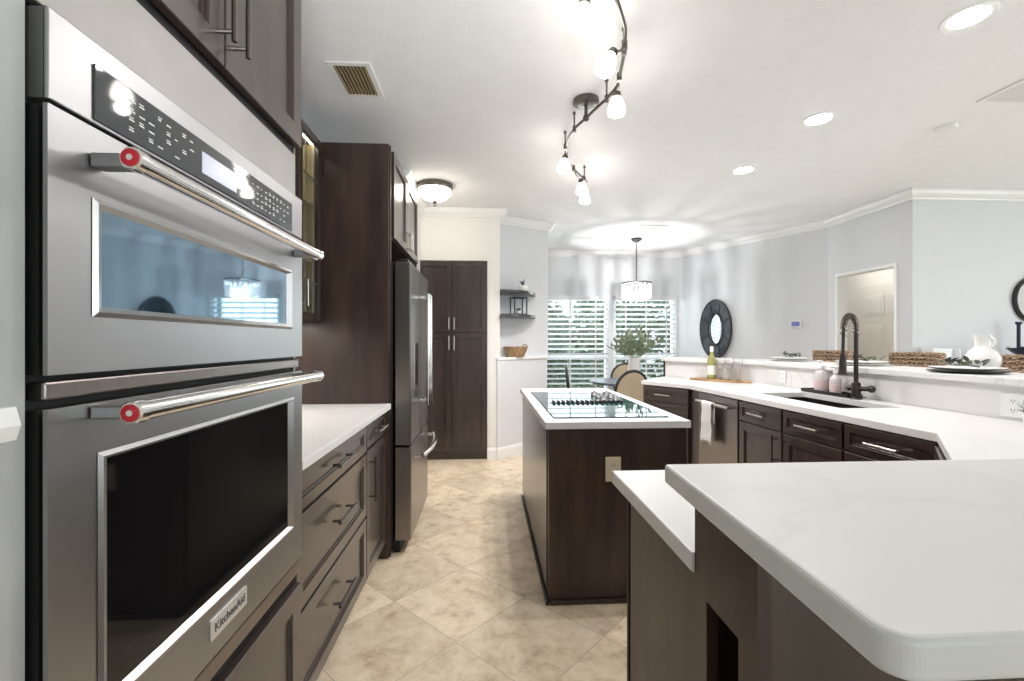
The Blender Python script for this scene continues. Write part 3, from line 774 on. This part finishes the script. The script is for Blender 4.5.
# backsplash half wall and raised ledge
wall('wall_backsplash', M_SPLASH, prisms=[([(2.52, .80), (2.52, 3.951), (1.952, 4.853), (2.055, 4.918), (2.64, 3.985), (2.64, .80)], 0, 1.084)])
b = MB(); b.prism([(1.934, 4.858), (1.951, 4.856), (2.054, 4.921), (2.044, 4.937)], 0, 1.084)
struct(b.build('trim_7', M_BLACKF))
o = MB().prism(rounded([(2.470, .82), (2.470, 3.936), (1.895, 4.845), (2.285, 5.09), (2.95, 4.06), (2.95, .82)], [0, .02, .02, .03, .03, 0], 4), 1.0845, 1.12).build('ledge_top', M_SPLASH, bevel=.004)
tag(o, 'long raised white ledge running behind the sink counter', 'countertop')
wrot = math.atan2(-.90, .57)
outlet((2.12, 4.584, 1.0), wrot, 'white electrical outlet on the backsplash left of the soap tray', M_PLASTIC, .075, .115)
bpy.data.objects['electrical_outlet.001'].location = (2.518, 3.72, 1.0); bpy.data.objects['electrical_outlet.001'].rotation_euler = (0, 0, R(-90))
outlet((2.518, 2.03, .985), R(-90), 'white electrical outlet on the backsplash behind the small potted plant', M_PLASTIC, .11, .115)

# ------------------------------------------------------------------ things on the sink counter
Z = .9155
t = thing('kitchen_faucet', 'tall dark bronze spring neck faucet behind the sink', 'faucet', (2.42, 2.845, Z), R(208))
b = MB(); b.lathe([(.034, 0), (.034, .006), (.027, .012), (.026, .10), (.022, .11)], seg=20); b.build('base', M_BRONZE, t, smooth=True)
b = MB(); b.tube([(0, 0, .10), (0, 0, .43)], .0135, 14); b.lathe([(.018, 0), (.018, .02)], (0, 0, .27), 16); b.build('riser', M_BRONZE, t, smooth=True)
arc = [(0, 0, .42)] + [(.085 - .085 * math.cos(math.pi * k / 14), 0, .46 + .085 * math.sin(math.pi * k / 14)) for k in range(15)] + [(.172, 0, .41)]
MB().tube(arc, .009, 12).build('hose', M_BRONZE, t, smooth=True)
sp = []; N = 300
for i in range(N):
    u = i / (N - 1) * (len(arc) - 1); k = min(int(u), len(arc) - 2); f = u - k
    p = Vector(arc[k]).lerp(Vector(arc[k + 1]), f); tg = (Vector(arc[k + 1]) - Vector(arc[k])).normalized(); n1 = Vector((0, 1, 0)); n2 = tg.cross(n1)
    a = i * 2 * math.pi / 15
    sp.append(p + (n1 * math.cos(a) + n2 * math.sin(a)) * .0165)
MB().tube(sp, .0032, 5).build('spring', M_PEWTER, t, smooth=True)
b = MB(); b.tube([(.172, 0, .42), (.180, 0, .29)], .0095, 12); b.tube([(.180, 0, .295), (.183, 0, .25), (.185, 0, .19), (.186, 0, .165)], [.016, .020, .021, .029], 16)
b.build('spray_head', M_BRONZE, t, smooth=True)
b = MB(); b.tube([(0, 0, .07), (.012, .075, .073)], .015, 12); b.ball((.014, .09, .074), .024); b.tube([(0, 0, .07), (-.01, -.045, .07)], .02, 12)
b.build('lever', M_BRONZE, t, smooth=True)

t = thing('soap_tray', 'dark rectangular tray behind the sink holding two soap bottles', 'tray', (2.452, 3.115, Z))
MB().box(-.05, .05, -.222, .222, 0, .012).build('base', M_BRONZE, t, bevel=.003)
b = MB(); b.box(-.053, -.047, -.225, .225, .002, .026); b.box(.047, .053, -.225, .225, .002, .026); b.box(-.047, .047, -.225, -.219, .002, .026); b.box(-.047, .047, .219, .225, .002, .026)
b.build('rim', M_BRONZE, t, bevel=.002)
def soap(y, s, label):
    t = thing('soap_bottle', label, 'bottle', (2.452, y, Z + .0125), 0, 'soap bottles on the tray')
    MB().lathe([(.036 * s, 0), (.038 * s, .006), (.038 * s, .10 * s), (.030 * s, .125 * s), (.013, .135 * s), (.013, .15 * s)], seg=20).build('bottle', M_SOAP, t, smooth=True)
    MB().lathe([(.0385 * s, .02), (.0385 * s, .075 * s)], seg=20, cap0=False, cap1=False).build('label', M_SOAPL, t, smooth=True)
    b = MB(); b.lathe([(.015, .15 * s), (.015, .165 * s), (.005, .17 * s), (.005, .19 * s), (.012, .192 * s), (.012, .20 * s)], seg=14); b.tube([(0, 0, .196 * s), (-.04, 0, .194 * s)], .004, 8); b.build('pump', M_PLASTIC, t, smooth=True)
soap(3.20, 1.15, 'larger pale pink pump bottle on the dark soap tray')
soap(3.06, .95, 'smaller pale pump bottle on the tray nearest the faucet')

bc = (2.235, 4.235)
t = thing('cutting_board', 'long wooden cutting board under the wine bottle on counter', 'board', (bc[0], bc[1], Z), wrot)
MB().prism(rounded([(-.27, -.085), (.22, -.085), (.22, .085), (-.27, .085)], [.02] * 4, 5), 0, .018).build('board', M_BOARD, t, bevel=.003)
MB().prism(rounded([(.22, -.025), (.30, -.02), (.30, .02), (.22, .025)], [0, .015, .015, 0], 4), .001, .017).build('grip', M_BOARD, t, bevel=.003)
def on_board(s, off=0): return (bc[0] + math.cos(wrot) * s - math.sin(wrot) * off, bc[1] + math.sin(wrot) * s + math.cos(wrot) * off, Z + .0185)
t = thing('wine_bottle', 'yellow-green wine bottle with white cap standing on cutting board', 'bottle', on_board(-.075, -.01))
MB().lathe([(.036, 0), (.0385, .004), (.0385, .17), (.034, .20), (.017, .235), (.0145, .25), (.0145, .30)], seg=24).build('bottle', M_WINE, t, smooth=True)
MB().lathe([(.039, .04), (.039, .13)], seg=24, cap0=False, cap1=False).build('label', M_LABEL, t, smooth=True)
MB().lathe([(.0155, .262), (.0155, .312), (.014, .314)], seg=18).build('cap', M_PLASTIC, t, smooth=True)
def wine_glass(s, off, label):
    t = thing('wine_glass', label, 'glass', on_board(s, off), 0, 'wine glasses on the cutting board')
    MB().lathe([(.034, 0), (.034, .002), (.006, .006), (.004, .01), (.004, .085), (.012, .095), (.034, .12), (.040, .15), (.036, .195), (.034, .21), (.0325, .21), (.0345, .195), (.0385, .15), (.032, .122), (.008, .099)], seg=24, cap1=True).build('bowl', M_GLASS, t, smooth=True)
wine_glass(.03, -.03, 'clear stemmed wine glass immediately right of the wine bottle')
wine_glass(.11, -.035, 'clear stemmed wine glass in the middle of the cutting board')
wine_glass(.195, -.03, 'clear stemmed wine glass nearest the right end of cutting board')

t = thing('potted_plant', 'small green potted plant on the counter at right edge', 'plant', (2.40, 1.86, Z))
MB().lathe([(.03, 0), (.036, .05), (.038, .055), (.033, .055), (.031, .045)], seg=20).build('pot', M_CERAMIC, t, smooth=True)
b = MB(); rnd = random.Random(5)
for i in range(70):
    a = rnd.random() * 6.28; e = rnd.uniform(.1, 1.3); b.leaf((0.01 * math.cos(a), .01 * math.sin(a), .05), (math.cos(a) * math.cos(e), math.sin(a) * math.cos(e), math.sin(e)), (0, 0, 1), rnd.uniform(.05, .075), .02)
b.build('foliage', M_SAGE, t, recalc=False)

# ------------------------------------------------------------------ place settings on the ledge
ZL = 1.1205
def setting(x, y, n, seed, lab1, lab2):
    t = thing('dinner_plate', lab1, 'plate', (x, y, ZL), 0, 'place settings on the ledge')
    MB().lathe([(.10, 0), (.165, .010), (.168, .013), (.16, .013), (.10, .005)], seg=40).build('charger', M_CERAMIC if n != 3 else M_BLACKF, t, smooth=True)
    MB().lathe([(.09, .0135), (.14, .022), (.158, .030), (.155, .032), (.09, .018)], seg=40).build('plate', M_CERAMIC, t, smooth=True)
    g = thing('napkin_sprig', lab2, 'sprig', (x, y, ZL + .0335), 0, 'leaf sprigs on the plates')
    b = MB(); rnd = random.Random(seed)
    for i in range(26):
        a = rnd.random() * 6.28; p = (rnd.uniform(-.06, .06), rnd.uniform(-.10, .10), rnd.uniform(.004, .02))
        b.leaf(p, (math.cos(a), math.sin(a), rnd.uniform(.05, .5)), (0, 0, 1), rnd.uniform(.04, .085), .024)
    b.build('leaves', M_DKLEAF, g, recalc=False)
    MB().tube([(-.03, -.09, .004), (0, 0, .008), (.02, .09, .004)], .004, 6).build('stem', M_DKLEAF, g)
setting(2.72, 3.93, 1, 1, 'white plate on the ledge left of the faucet', 'olive leaf sprig lying on the leftmost plate')
setting(2.72, 3.15, 2, 2, 'white plate on the ledge directly behind the faucet', 'olive leaf sprig on the plate behind the faucet')
setting(2.645, 2.36, 3, 3, 'white plate on a dark charger in front of the white vase', 'olive leaf sprig on the plate with dark charger')

t = thing('ceramic_vase', 'squat white ceramic vase with a wide flared neck on ledge', 'vase', (2.872, 2.475, ZL))
MB().lathe([(.045, 0), (.068, .02), (.079, .05), (.079, .08), (.062, .115), (.036, .138), (.034, .15), (.036, .18), (.045, .212), (.040, .212), (.032, .18), (.030, .155)], seg=36).build('body', M_CERAMIC, t, smooth=True)
MB().tube([(.0, -.040, .20), (.0, -.066, .185), (0, -.068, .165), (0, -.045, .14)], .006, 8).build('lug', M_CERAMIC, t, smooth=True)

# bar stools beyond the ledge: only the woven tops of their backs show
def make_stool():
    t = thing('bar_stool', '', 'stool', (0, 0, 0), 0, 'woven bar stools beyond the ledge')
    MB().prism(rounded([(-.2, -.21), (.2, -.21), (.2, .21), (-.2, .21)], [.06] * 4, 5), .70, .76).build('seat', M_WEAVE, t, bevel=.01)
    for sx in (-1, 1):
        for sy in (-1, 1): MB().tube([(sx * .16, sy * .17, .70), (sx * .2, sy * .2, .0)], [.02, .015], 8).build('leg', M_BLACKF, t)
    b = MB(); n = 18; out = []
    for i in range(n + 1):
        a = R(-62 + 124 * i / n); out.append((.235 * math.cos(a), .255 * math.sin(a)))
    inn = [(x - .035 * math.cos(math.atan2(y, x)), y * .87) for x, y in out]
    b.prism(out + inn[::-1], .77, 1.12); b.build('backrest', M_WEAVE, t, bevel=.01)
    for j, z in enumerate((1.137, 1.168, 1.197)):
        rp = []; rr = []
        for q in range(109):
            u = q / 108 * n; k = min(int(u), n - 1); f = u - k
            x = (out[k][0] + inn[k][0]) / 2 * (1 - f) + (out[k + 1][0] + inn[k + 1][0]) / 2 * f; y = (out[k][1] + inn[k][1]) / 2 * (1 - f) + (out[k + 1][1] + inn[k + 1][1]) / 2 * f
            rp.append((x, y, z)); rr.append(.0125 + .0055 * abs(math.sin((q + j * 3) * math.pi / 6)))
        MB().tube(rp, rr, 8).build('braided_rim', M_WEAVE, t, smooth=True)
    MB().tube([(.19, -.19, .25), (.19, .19, .25)], .012, 8).build('footrest', M_BLACKF, t)
    return t
st0 = make_stool()
for i, (x, y, a, lab) in enumerate(((3.06, 4.0, 4, 'woven bar stool seen over the ledge just left of the faucet'), (3.07, 3.20, 0, 'woven bar stool whose braided back shows right of the faucet'), (3.07, 2.47, 0, 'woven bar stool at the right edge behind the white vase'))):
    s = st0 if i == 0 else copy_tree(st0)
    s.location = (x, y, 0); s.rotation_euler = (0, 0, R(a)); s['label'] = lab

# ------------------------------------------------------------------ family-room sideboard by the far wall
t = thing('sideboard', 'tall pale sideboard against the family room wall behind the stools', 'cabinet', (4.85, 3.9, 0))
b = MB(); b.box(-.72, .72, -.18, .19, .08, 1.09); b.box(-.74, .74, -.2, .195, 1.09, 1.12)
for x in (-.66, .66): b.box(x - .03, x + .03, -.15, .15, 0, .08)
b.build('body', M_TRIM, t, bevel=.005)
for k in range(3): front_panel(-.71 + k * .475, -.71 + k * .475 + .465, .11, 1.08).build('door', M_TRIM, t).location = (0, -.1805, 0)
t = thing('storage_box', 'small white lidded box on the sideboard behind a woven stool', 'box', (4.215, 4.03, 1.1205))
MB().box(-.09, .09, -.06, .06, 0, .085).build('body', M_PLASTIC, t, bevel=.004); MB().box(-.094, .094, -.064, .064, .0855, .11).build('lid', M_PLASTIC, t, bevel=.004)
o = MB().lathe([(.055, 0), (.06, .01), (.06, .11), (.056, .11), (.056, .012)], seg=24).build('glass_jar', M_GLASS, smooth=True); o.location = (4.39, 4.03, 1.1205)
tag(o, 'clear glass jar beside the small white box', 'jar')
t = thing('planter_bowl', 'navy bowl with dark green leaves at the right edge', 'bowl', (4.85, 3.80, 1.1205))
MB().lathe([(.06, 0), (.05, .04), (.10, .07), (.145, .115), (.132, .115), (.08, .07)], seg=30).build('bowl', M_NAVY, t, smooth=True)
b = MB(); rnd = random.Random(9)
for i in range(40):
    a = rnd.random() * 6.28; b.leaf((rnd.uniform(-.07, .07), rnd.uniform(-.07, .07), .09), (math.cos(a), math.sin(a), .5), (0, 0, 1), .07, .03)
b.build('foliage', M_DKLEAF, b and t, recalc=False)
t = thing('candlestick', 'tall navy candlestick at the far right edge of view', 'candlestick', (5.03, 4.02, 1.1205))
MB().lathe([(.04, 0), (.042, .01), (.014, .02), (.014, .33), (.024, .34), (.024, .36)], seg=16).build('stand', M_NAVY, t, smooth=True)
def oval_mirror(name, label, loc, rz, rx, rzz, frame, m, seg=48, fz=None):
    fz = fz or frame
    t = thing(name, label, 'mirror', loc, rz)
    b = MB(); rings = []
    for off, y in ((0, 0), (0, -.03), (.012, -.04), (frame - .012, -.03), (frame, -.018), (frame, 0)):
        rings.append([b.bm.verts.new(((rx - off) * math.cos(2 * math.pi * k / seg), y, (rzz - off * fz / frame) * math.sin(2 * math.pi * k / seg))) for k in range(seg)])
    for a, c in zip(rings, rings[1:] + rings[:1]):
        for k in range(seg): b.bm.faces.new((a[k], a[(k + 1) % seg], c[(k + 1) % seg], c[k]))
    b.build('frame', m, t, smooth=True)
    b = MB(); b.bm.faces.new([b.bm.verts.new(((rx - frame) * math.cos(2 * math.pi * k / seg), -.012, (rzz - fz) * math.sin(2 * math.pi * k / seg))) for k in range(seg)]); b.build('glass', M_MIRROR, t)
    return t
oval_mirror('wall_mirror', 'round black framed mirror cut by the right edge', (5.31, 4.118, 1.70), 0, .23, .23, .035, M_BLACKF)
bayrot = math.atan2(-.919, .394)
t = oval_mirror('wall_mirror', 'large oval dark framed mirror on the bay wall beside window', (3.405, 6.54, 1.48), bayrot, .265, .43, .14, M_FRAMEW, fz=.20)
for k in range(8):
    a = 2 * math.pi * (k + .5) / 8; MB().tube([(.14 * math.cos(a), -.036, .245 * math.sin(a)), (.255 * math.cos(a), -.040, .42 * math.sin(a))], .007, 6).build('frame_rib', M_BLACKF, t)
for q in (.125, .265): MB().tube([(q * math.cos(2 * math.pi * k / 48), -.036, (.23 if q < .2 else .43) * math.sin(2 * math.pi * k / 48)) for k in range(48)], .010, 8, closed=True).build('frame_hoop', M_BLACKF, t, smooth=True)
tr = math.atan2(-.886, .463)
t = thing('thermostat', 'small white thermostat with blue screen on the angled wall', 'thermostat', (3.902, 5.508, 1.515), tr)
MB().box(-.065, .065, -.025, -.001, -.045, .045).build('case', M_PLASTIC, t, bevel=.006); MB().box(-.048, .048, -.0275, -.0245, -.028, .03).build('screen', M_TEAL, t)

# ------------------------------------------------------------------ niche shelves
for z, lab in ((1.863, 'upper charcoal quarter round shelf in the wall niche'), (1.60, 'lower charcoal quarter round shelf in the wall niche')):
    n = 16
    pts = [(.1565, 5.255), (.1565, 4.93)] + [(.1565 + .44 * math.sin(math.pi / 2 * k / n), 5.475 - .545 * math.cos(math.pi / 2 * k / n) ** 1.0) for k in range(1, n + 1)]
    o = MB().prism(pts, z - .032, z).build('corner_shelf', M_SHELF, bevel=.004)
    tag(o, lab, 'shelf', 'corner shelves in the niche')
t = thing('succulent_pot', 'tiny white pot with a succulent on the upper niche shelf', 'plant', (.43, 5.2, 1.8635))
MB().lathe([(.04, 0), (.058, .02), (.06, .05), (.05, .07), (.045, .07), (.045, .05)], seg=20).build('pot', M_CERAMIC, t, smooth=True)
b = MB(); rnd = random.Random(11)
for i in range(14):
    a = rnd.random() * 6.28; b.leaf((-.01, 0, .06), (math.cos(a) * .8, math.sin(a) * .8, rnd.uniform(.4, 1.6)), (0, 0, 1), rnd.uniform(.06, .12), .018)
b.build('foliage', M_DKLEAF, t, recalc=False)
t = thing('lantern', 'black open frame lantern on the lower niche shelf', 'lantern', (.375, 5.2, 1.6005), R(20))
b = MB()
for sx in (-1, 1):
    for sy in (-1, 1): b.box(sx * .075 - .006, sx * .075 + .006, sy * .06 - .006, sy * .06 + .006, .005, .195)
for z in (0, .19):
    b.box(-.081, .081, -.066, -.054, z, z + .012); b.box(-.081, .081, .054, .066, z, z + .012); b.box(-.081, -.069, -.054, .054, z, z + .012); b.box(.069, .081, -.054, .054, z, z + .012)
b.build('frame', M_BLACKF, t)
b = MB(); rnd = random.Random(12)
for i in range(30):
    a = rnd.random() * 6.28; b.leaf((0, 0, .045), (math.cos(a), math.sin(a), rnd.uniform(-.1, .8)), (0, 0, 1), .05, .02)
b.build('foliage', M_DKLEAF, t, recalc=False)
MB().lathe([(.025, .012), (.03, .05), (.024, .05)], seg=14).build('pot', M_CERAMIC, t, smooth=True)
t = thing('wooden_bowl', 'carved brown wooden bowl on the niche ledge', 'bowl', (.345, 5.235, 1.1205))
MB().lathe([(.09, 0), (.10, .008), (.132, .085), (.142, .118), (.130, .118), (.115, .08), (.085, .02)], seg=28).build('bowl', M_BASKET, t, smooth=True)
MB().lathe([(.032, -.012), (.032, .012), (.02, .012), (.02, -.012), (.032, -.012)], m=Matrix.Translation((.098, -.085, .115)) @ Matrix.Rotation(R(90), 4, 'X'), seg=18, cap0=False, cap1=False).build('handle', M_BASKET, t, smooth=True)

# ------------------------------------------------------------------ dining set
TC = (2.06, 6.2)
t = thing('dining_table', 'round dark blue-grey dining table by the window', 'table', (TC[0], TC[1], 0))
MB().lathe([(.56, .715), (.60, .72), (.605, .735), (.60, .75)], seg=48).build('tabletop', M_SLATE, t, smooth=True)
MB().lathe([(.28, 0), (.28, .02), (.07, .06), (.05, .3), (.06, .66), (.2, .714)], seg=28).build('pedestal', M_SLATE, t, smooth=True)
t = thing('flower_vase', 'tall cream vase of sage greenery on the dining table', 'vase', (1.98, 5.98, .7505))
MB().lathe([(.06, 0), (.075, .02), (.078, .15), (.07, .30), (.075, .33), (.065, .33), (.06, .3)], seg=28).build('vase', M_CERAMIC, t, smooth=True)
b = MB(); rnd = random.Random(21); stm = MB()
for i in range(46):
    a = rnd.random() * 6.283; e = rnd.uniform(.45, 1.5); L_ = rnd.uniform(.28, .42)
    d = Vector((math.cos(a) * math.cos(e), math.sin(a) * math.cos(e), math.sin(e)))
    p0 = Vector((.02 * math.cos(a), .02 * math.sin(a), .30)); stm.tube([p0, p0 + d * L_], .002, 4)
    for k in range(9):
        f = .25 + .75 * k / 8; aa = rnd.random() * 6.28
        dd_ = (d * .8 + Vector((math.cos(aa), math.sin(aa), rnd.uniform(-.2, .6))) * .7)
        b.leaf(p0 + d * L_ * f, dd_, (rnd.random(), rnd.random(), 1), rnd.uniform(.06, .10), .028)
fo = b.build('foliage', M_SAGE, t, recalc=False); stm.build('stems', M_SAGE, fo)
def make_chair():
    t = thing('dining_chair', '', 'chair', (0, 0, 0), 0, 'round backed dining chairs at the table')
    MB().lathe([(.20, .44), (.225, .45), (.225, .485), (.20, .50)], seg=32).build('seat', M_CANE, t, smooth=True)
    for sx in (-1, 1):
        for sy in (-1, 1): MB().tube([(sx * .16, sy * .16, .44), (sx * .19, sy * .19, 0)], [.018, .013], 8).build('leg', M_BLACKF, t)
    rg = [(.235 * math.cos(2 * math.pi * k / 36), -.225 - .05 * (.5 + .5 * math.sin(2 * math.pi * k / 36)), .715 + .235 * math.sin(2 * math.pi * k / 36)) for k in range(36)]
    MB().tube(rg, .017, 8, closed=True).build('back_frame', M_BLACKF, t, smooth=True)
    b = MB(); c = Vector((0, -.248, .715))
    f = [b.bm.verts.new(p + (Vector((0, -.006, 0)) if True else 0)) for p in [Vector(q) for q in rg]]; f2 = [b.bm.verts.new(Vector(q) + Vector((0, .006, 0))) for q in rg]
    b.bm.faces.new(f); b.bm.faces.new(f2[::-1])
    for k in range(36): b.bm.faces.new((f[k], f[(k + 1) % 36], f2[(k + 1) % 36], f2[k]))
    b.build('cane_back', M_CANE, t)
    for sx in (-1, 1): MB().tube([(sx * .15, -.19, .46), (sx * .175, -.235, .56)], .014, 8).build('back_post', M_BLACKF, t)
    return t
ch0 = make_chair()
for i, (x, y, a, lab) in enumerate(((1.63, 5.50, 20, 'round backed cane dining chair nearest the kitchen island'), (2.20, 6.78, 180, 'round backed dining chair behind the vase near the window'), (1.42, 6.42, -101, 'dining chair seen side on left of the table'))):
    s = ch0 if i == 0 else copy_tree(ch0)
    s.location = (x, y, 0); s.rotation_euler = (0, 0, R(a)); s['label'] = lab

# ------------------------------------------------------------------ lamps
# chandelier
t = thing('chandelier', 'crystal drum chandelier hanging over the dining table', 'chandelier', (2.11, 6.27, 0))
MB().lathe([(.075, H - .001), (.072, H - .02), (.03, H - .05), (.012, H - .055)], seg=24).build('canopy', M_BLACKF, t, smooth=True)
b = MB(); z = H - .055
while z > 2.135: b.tube([(.007 * math.cos(z * 90), .007 * math.sin(z * 90), z), (.007 * math.cos(z * 90 + 2), .007 * math.sin(z * 90 + 2), z - .03)], .006, 6); z -= .028
b.build('chain', M_BLACKF, t)
b = MB()
for z in (2.115,): 
    b.tube([(.20 * math.cos(2 * math.pi * k / 40), .20 * math.sin(2 * math.pi * k / 40), z) for k in range(40)], .008, 8, closed=True)
for k in range(4): b.tube([(0, 0, 2.135), (.20 * math.cos(k * 1.571), .20 * math.sin(k * 1.571), 2.115)], .005, 6)
b.build('frame', M_BLACKF, t)
b = MB()
for r, z0, z1, n in ((.20, 2.035, 2.10, 20), (.20, 1.895, 2.025, 30), (.15, 1.87, 2.02, 20), (.09, 1.85, 1.93, 10)):
    for k in range(n):
        a = 2 * math.pi * k / n; m = Matrix.Translation((r * math.cos(a), r * math.sin(a), 0)) @ Matrix.Rotation(a, 4, 'Z')
        b.box(-.004, .004, -.009, .009, z0 + (.014 if k % 2 else 0), z1, m)
stuff(b.build('crystals', M_CRYSTAL, t))

l = bpy.data.lights.new('chandelier_bulb', 'POINT'); l.energy = 20; l.color = (1, .98, .97); l.shadow_soft_size = .018
o = bpy.data.objects.new('chandelier_bulb', l); COL.objects.link(o); o.parent = t; o.location = (0, 0, 1.965)
# flush mount
t = thing('flush_light', 'bronze flush mount ceiling light with glass bowl near pantry', 'ceiling light', (-.47, 4.24, 0))
MB().lathe([(.165, H - .001), (.168, H - .03), (.160, H - .05), (.15, H - .05)], seg=36).build('rim', M_TRACK, t, smooth=True)
MB().lathe([(.150, H - .048), (.145, H - .085), (.11, H - .12), (.06, H - .14), (.01, H - .145)], seg=36).build('bowl', M_BOWL, t, smooth=True)
MB().lathe([(.004, H - .20), (.012, H - .19), (.010, H - .175), (.02, H - .165), (.024, H - .15), (.01, H - .1455)], seg=16).build('finial', M_TRACK, t, smooth=True)

# recessed downlights
def make_can():
    t = thing('recessed_light', '', 'ceiling light', (0, 0, H), 0, 'recessed ceiling lights')
    MB().lathe([(.072, -.004), (.095, -.006), (.098, -.001), (.072, -.001)], seg=36, cap0=False, cap1=False).build('trim_ring', M_TRIM, t, smooth=True)
    MB().lathe([(.073, -.0025), (.073, -.001)], seg=36).build('lens', M_LENS, t)
    return t
c0 = make_can()
for i, (x, y, lab) in enumerate(((2.15, 1.91, 'recessed ceiling light nearest the upper right corner'), (2.16, 2.84, 'middle recessed ceiling light of the row of three'), (2.17, 3.72, 'farthest recessed ceiling light of the row of three'))):
    s = c0 if i == 0 else copy_tree(c0)
    s.location = (x, y, H); s['label'] = lab
for i, (x, y, lab) in enumerate(((4.9, 5.4, 'added unseen ceiling fill light inside the hall beyond the doorway'), (6.4, 1.6, 'added family room ceiling fill light outside the right edge'), (4.9, .6, 'added family room ceiling fill light behind the viewpoint on the right'))):  # unseen fill lights added for the hall and family room
    s = copy_tree(c0); s.location = (x, y, H); s['label'] = lab
bpy.data.objects['recessed_light.003'].location.x = 4.6

# wavy track light
RAIL = [(.40, 1.55), (.482, 1.70), (.553, 1.83), (.60, 1.93), (.64, 2.077), (.67, 2.241), (.686, 2.347), (.664, 2.47), (.626, 2.597), (.599, 2.692), (.556, 2.836), (.543, 3.0), (.585, 3.286), (.673, 3.472), (.793, 3.679), (.844, 3.76)]
ZR = 2.63
t = thing('track_light', 'wavy bronze track light with frosted glass shades on ceiling', 'track light', (.599, 2.692, 0))
def loc(x, y, z): return (x - .599, y - 2.692, z)
fine = []
P = [Vector(p) for p in RAIL]
for i in range(len(P) - 1):
    p0, p1, p2, p3 = P[max(i - 1, 0)], P[i], P[i + 1], P[min(i + 2, len(P) - 1)]
    for k in range(5):
        u = k / 5; q = .5 * ((2 * p1) + (p2 - p0) * u + (2 * p0 - 5 * p1 + 4 * p2 - p3) * u * u + (3 * p1 - p0 - 3 * p2 + p3) * u ** 3); fine.append(q)
fine.append(P[-1])
MB().tube([loc(p.x, p.y, ZR) for p in fine], .008, 8).build('rail', M_TRACK, t, smooth=True)
MB().lathe([(.075, H - .001), (.078, H - .02), (.06, H - .028), (.02, H - .03)], loc(.599, 2.692, 0), 30).build('canopy', M_TRACK, t, smooth=True)
b = MB(); b.tube([loc(.599, 2.692, ZR - .012), loc(.599, 2.692, H - .03)], .011, 10); b.ball(loc(.599, 2.692, ZR), .02); b.build('stem', M_TRACK, t, smooth=True)
for (x, y) in ((.556, 2.836), (.545, 3.10), (.81, 3.70), (.664, 2.47), (.635, 2.06), (.48, 1.69)):
    b = MB(); b.tube([loc(x, y, ZR), loc(x, y, H - .008)], .005, 8); b.ball(loc(x, y, H - .011), .011, 10, 6); b.lathe([(.012, -.018), (.012, .018)], loc(x, y, ZR), 12); b.build('standoff', M_TRACK, t, smooth=True)
HEADS = [((.43, 1.61), (.37, 1.72, 2.53), (-.1, .1)), ((.625, 2.02), (.545, 2.02, 2.545), (-.55, -.1)), ((.675, 2.27), (.689, 2.366, 2.535), (0, .05)), ((.575, 3.24), (.555, 3.20, 2.54), (-.12, 0)), ((.675, 3.475), (.775, 3.64, 2.53), (.15, .1)), ((.80, 3.69), (.85, 3.87, 2.53), (0, .05))]
for (rx, ry), (sx, sy, sz), (tx, ty) in HEADS:
    ax = Vector((tx, ty, -1)).normalized(); c = Vector(loc(sx, sy, sz)); top = c - ax * .05
    b = MB(); b.tube([loc(rx, ry, ZR), Vector(loc(rx, ry, ZR - .02)).lerp(top, .35), top - ax * .018], .0055, 8); b.lathe([(.013, -.02), (.013, .02)], loc(rx, ry, ZR), 12)
    m = Matrix.Translation(top) @ ax.to_track_quat('Z', 'Y').to_matrix().to_4x4()
    b.lathe([(.008, -.03), (.020, -.02), (.024, .004), (.018, .008)], m=m, seg=18)
    hd = b.build('lamp_head', M_TRACK, t, smooth=True)
    sl = bpy.data.lights.new('lamp_beam', 'SPOT'); sl.energy = 27 if sy > 2.2 else 3.5; sl.color = (1, .965, .975); sl.spot_size = R(150); sl.spot_blend = .8; sl.shadow_soft_size = .03
    so = bpy.data.objects.new('lamp_beam', sl); COL.objects.link(so); so.parent = hd; so.location = top + ax * .135; so.rotation_euler = (-ax).to_track_quat('Z', 'Y').to_euler()
    MB().lathe([(.020, .004), (.034, .028), (.045, .062), (.047, .082), (.041, .096), (.022, .102)], m=m, seg=24).build('shade', M_SHADE, hd, smooth=True)

# light strip under the glass-door wall cabinet
t = thing('cabinet_light', 'slim light strip under the glass door wall cabinet', 'light', (-1.10, 2.1, 1.399))
MB().box(-.02, .02, -.55, .55, -.012, 0).build('housing', M_TRIM, t); MB().box(-.015, .015, -.54, .54, -.0145, -.0125).build('diffuser', M_STRIP, t)

# ceiling registers and detector
def vent(x, y, w, l, label, dark):
    t = thing('ceiling_vent', label, 'vent', (x, y, H), 0, 'ceiling air vents')
    b = MB(); f = .03
    b.box(-w, w, -l, -l + f, -.008, -.001); b.box(-w, w, l - f, l, -.008, -.001); b.box(-w, -w + f, -l + f, l - f, -.008, -.001); b.box(w - f, w, -l + f, l - f, -.008, -.001)
    b.build('frame', M_TRIM, t, bevel=.002)
    MB().box(-w + f, w - f, -l + f, l - f, -.003, -.001).build('duct', M_DARK if dark else M_WALL, t)
    n = 9; b = MB()
    for k in range(n):
        xx = -w + f + (2 * w - 2 * f) * (k + .5) / n
        b.box(-.0095, .0095, -l + f, l - f, -.001, .001, Matrix.Translation((xx, 0, -.007)) @ Matrix.Rotation(R(35), 4, 'Y'))
    b.build('louvers', M_MAPLE if dark else M_TRIM, t)
vent(-.715, 2.565, .115, .17, 'metal ceiling vent with dark louvers above the refrigerator end', True)
vent(3.13, 2.45, .18, .13, 'white ceiling vent at the right edge of the ceiling', False)
vent(2.09, 5.63, .19, .1, 'white ceiling vent in front of the chandelier', False)
t = thing('smoke_detector', 'flat white round detector on the ceiling at upper right', 'detector', (3.1, 2.9, H))
MB().lathe([(.05, -.022), (.06, -.016), (.065, -.001)], seg=28).build('cover', M_PLASTIC, t, smooth=True)
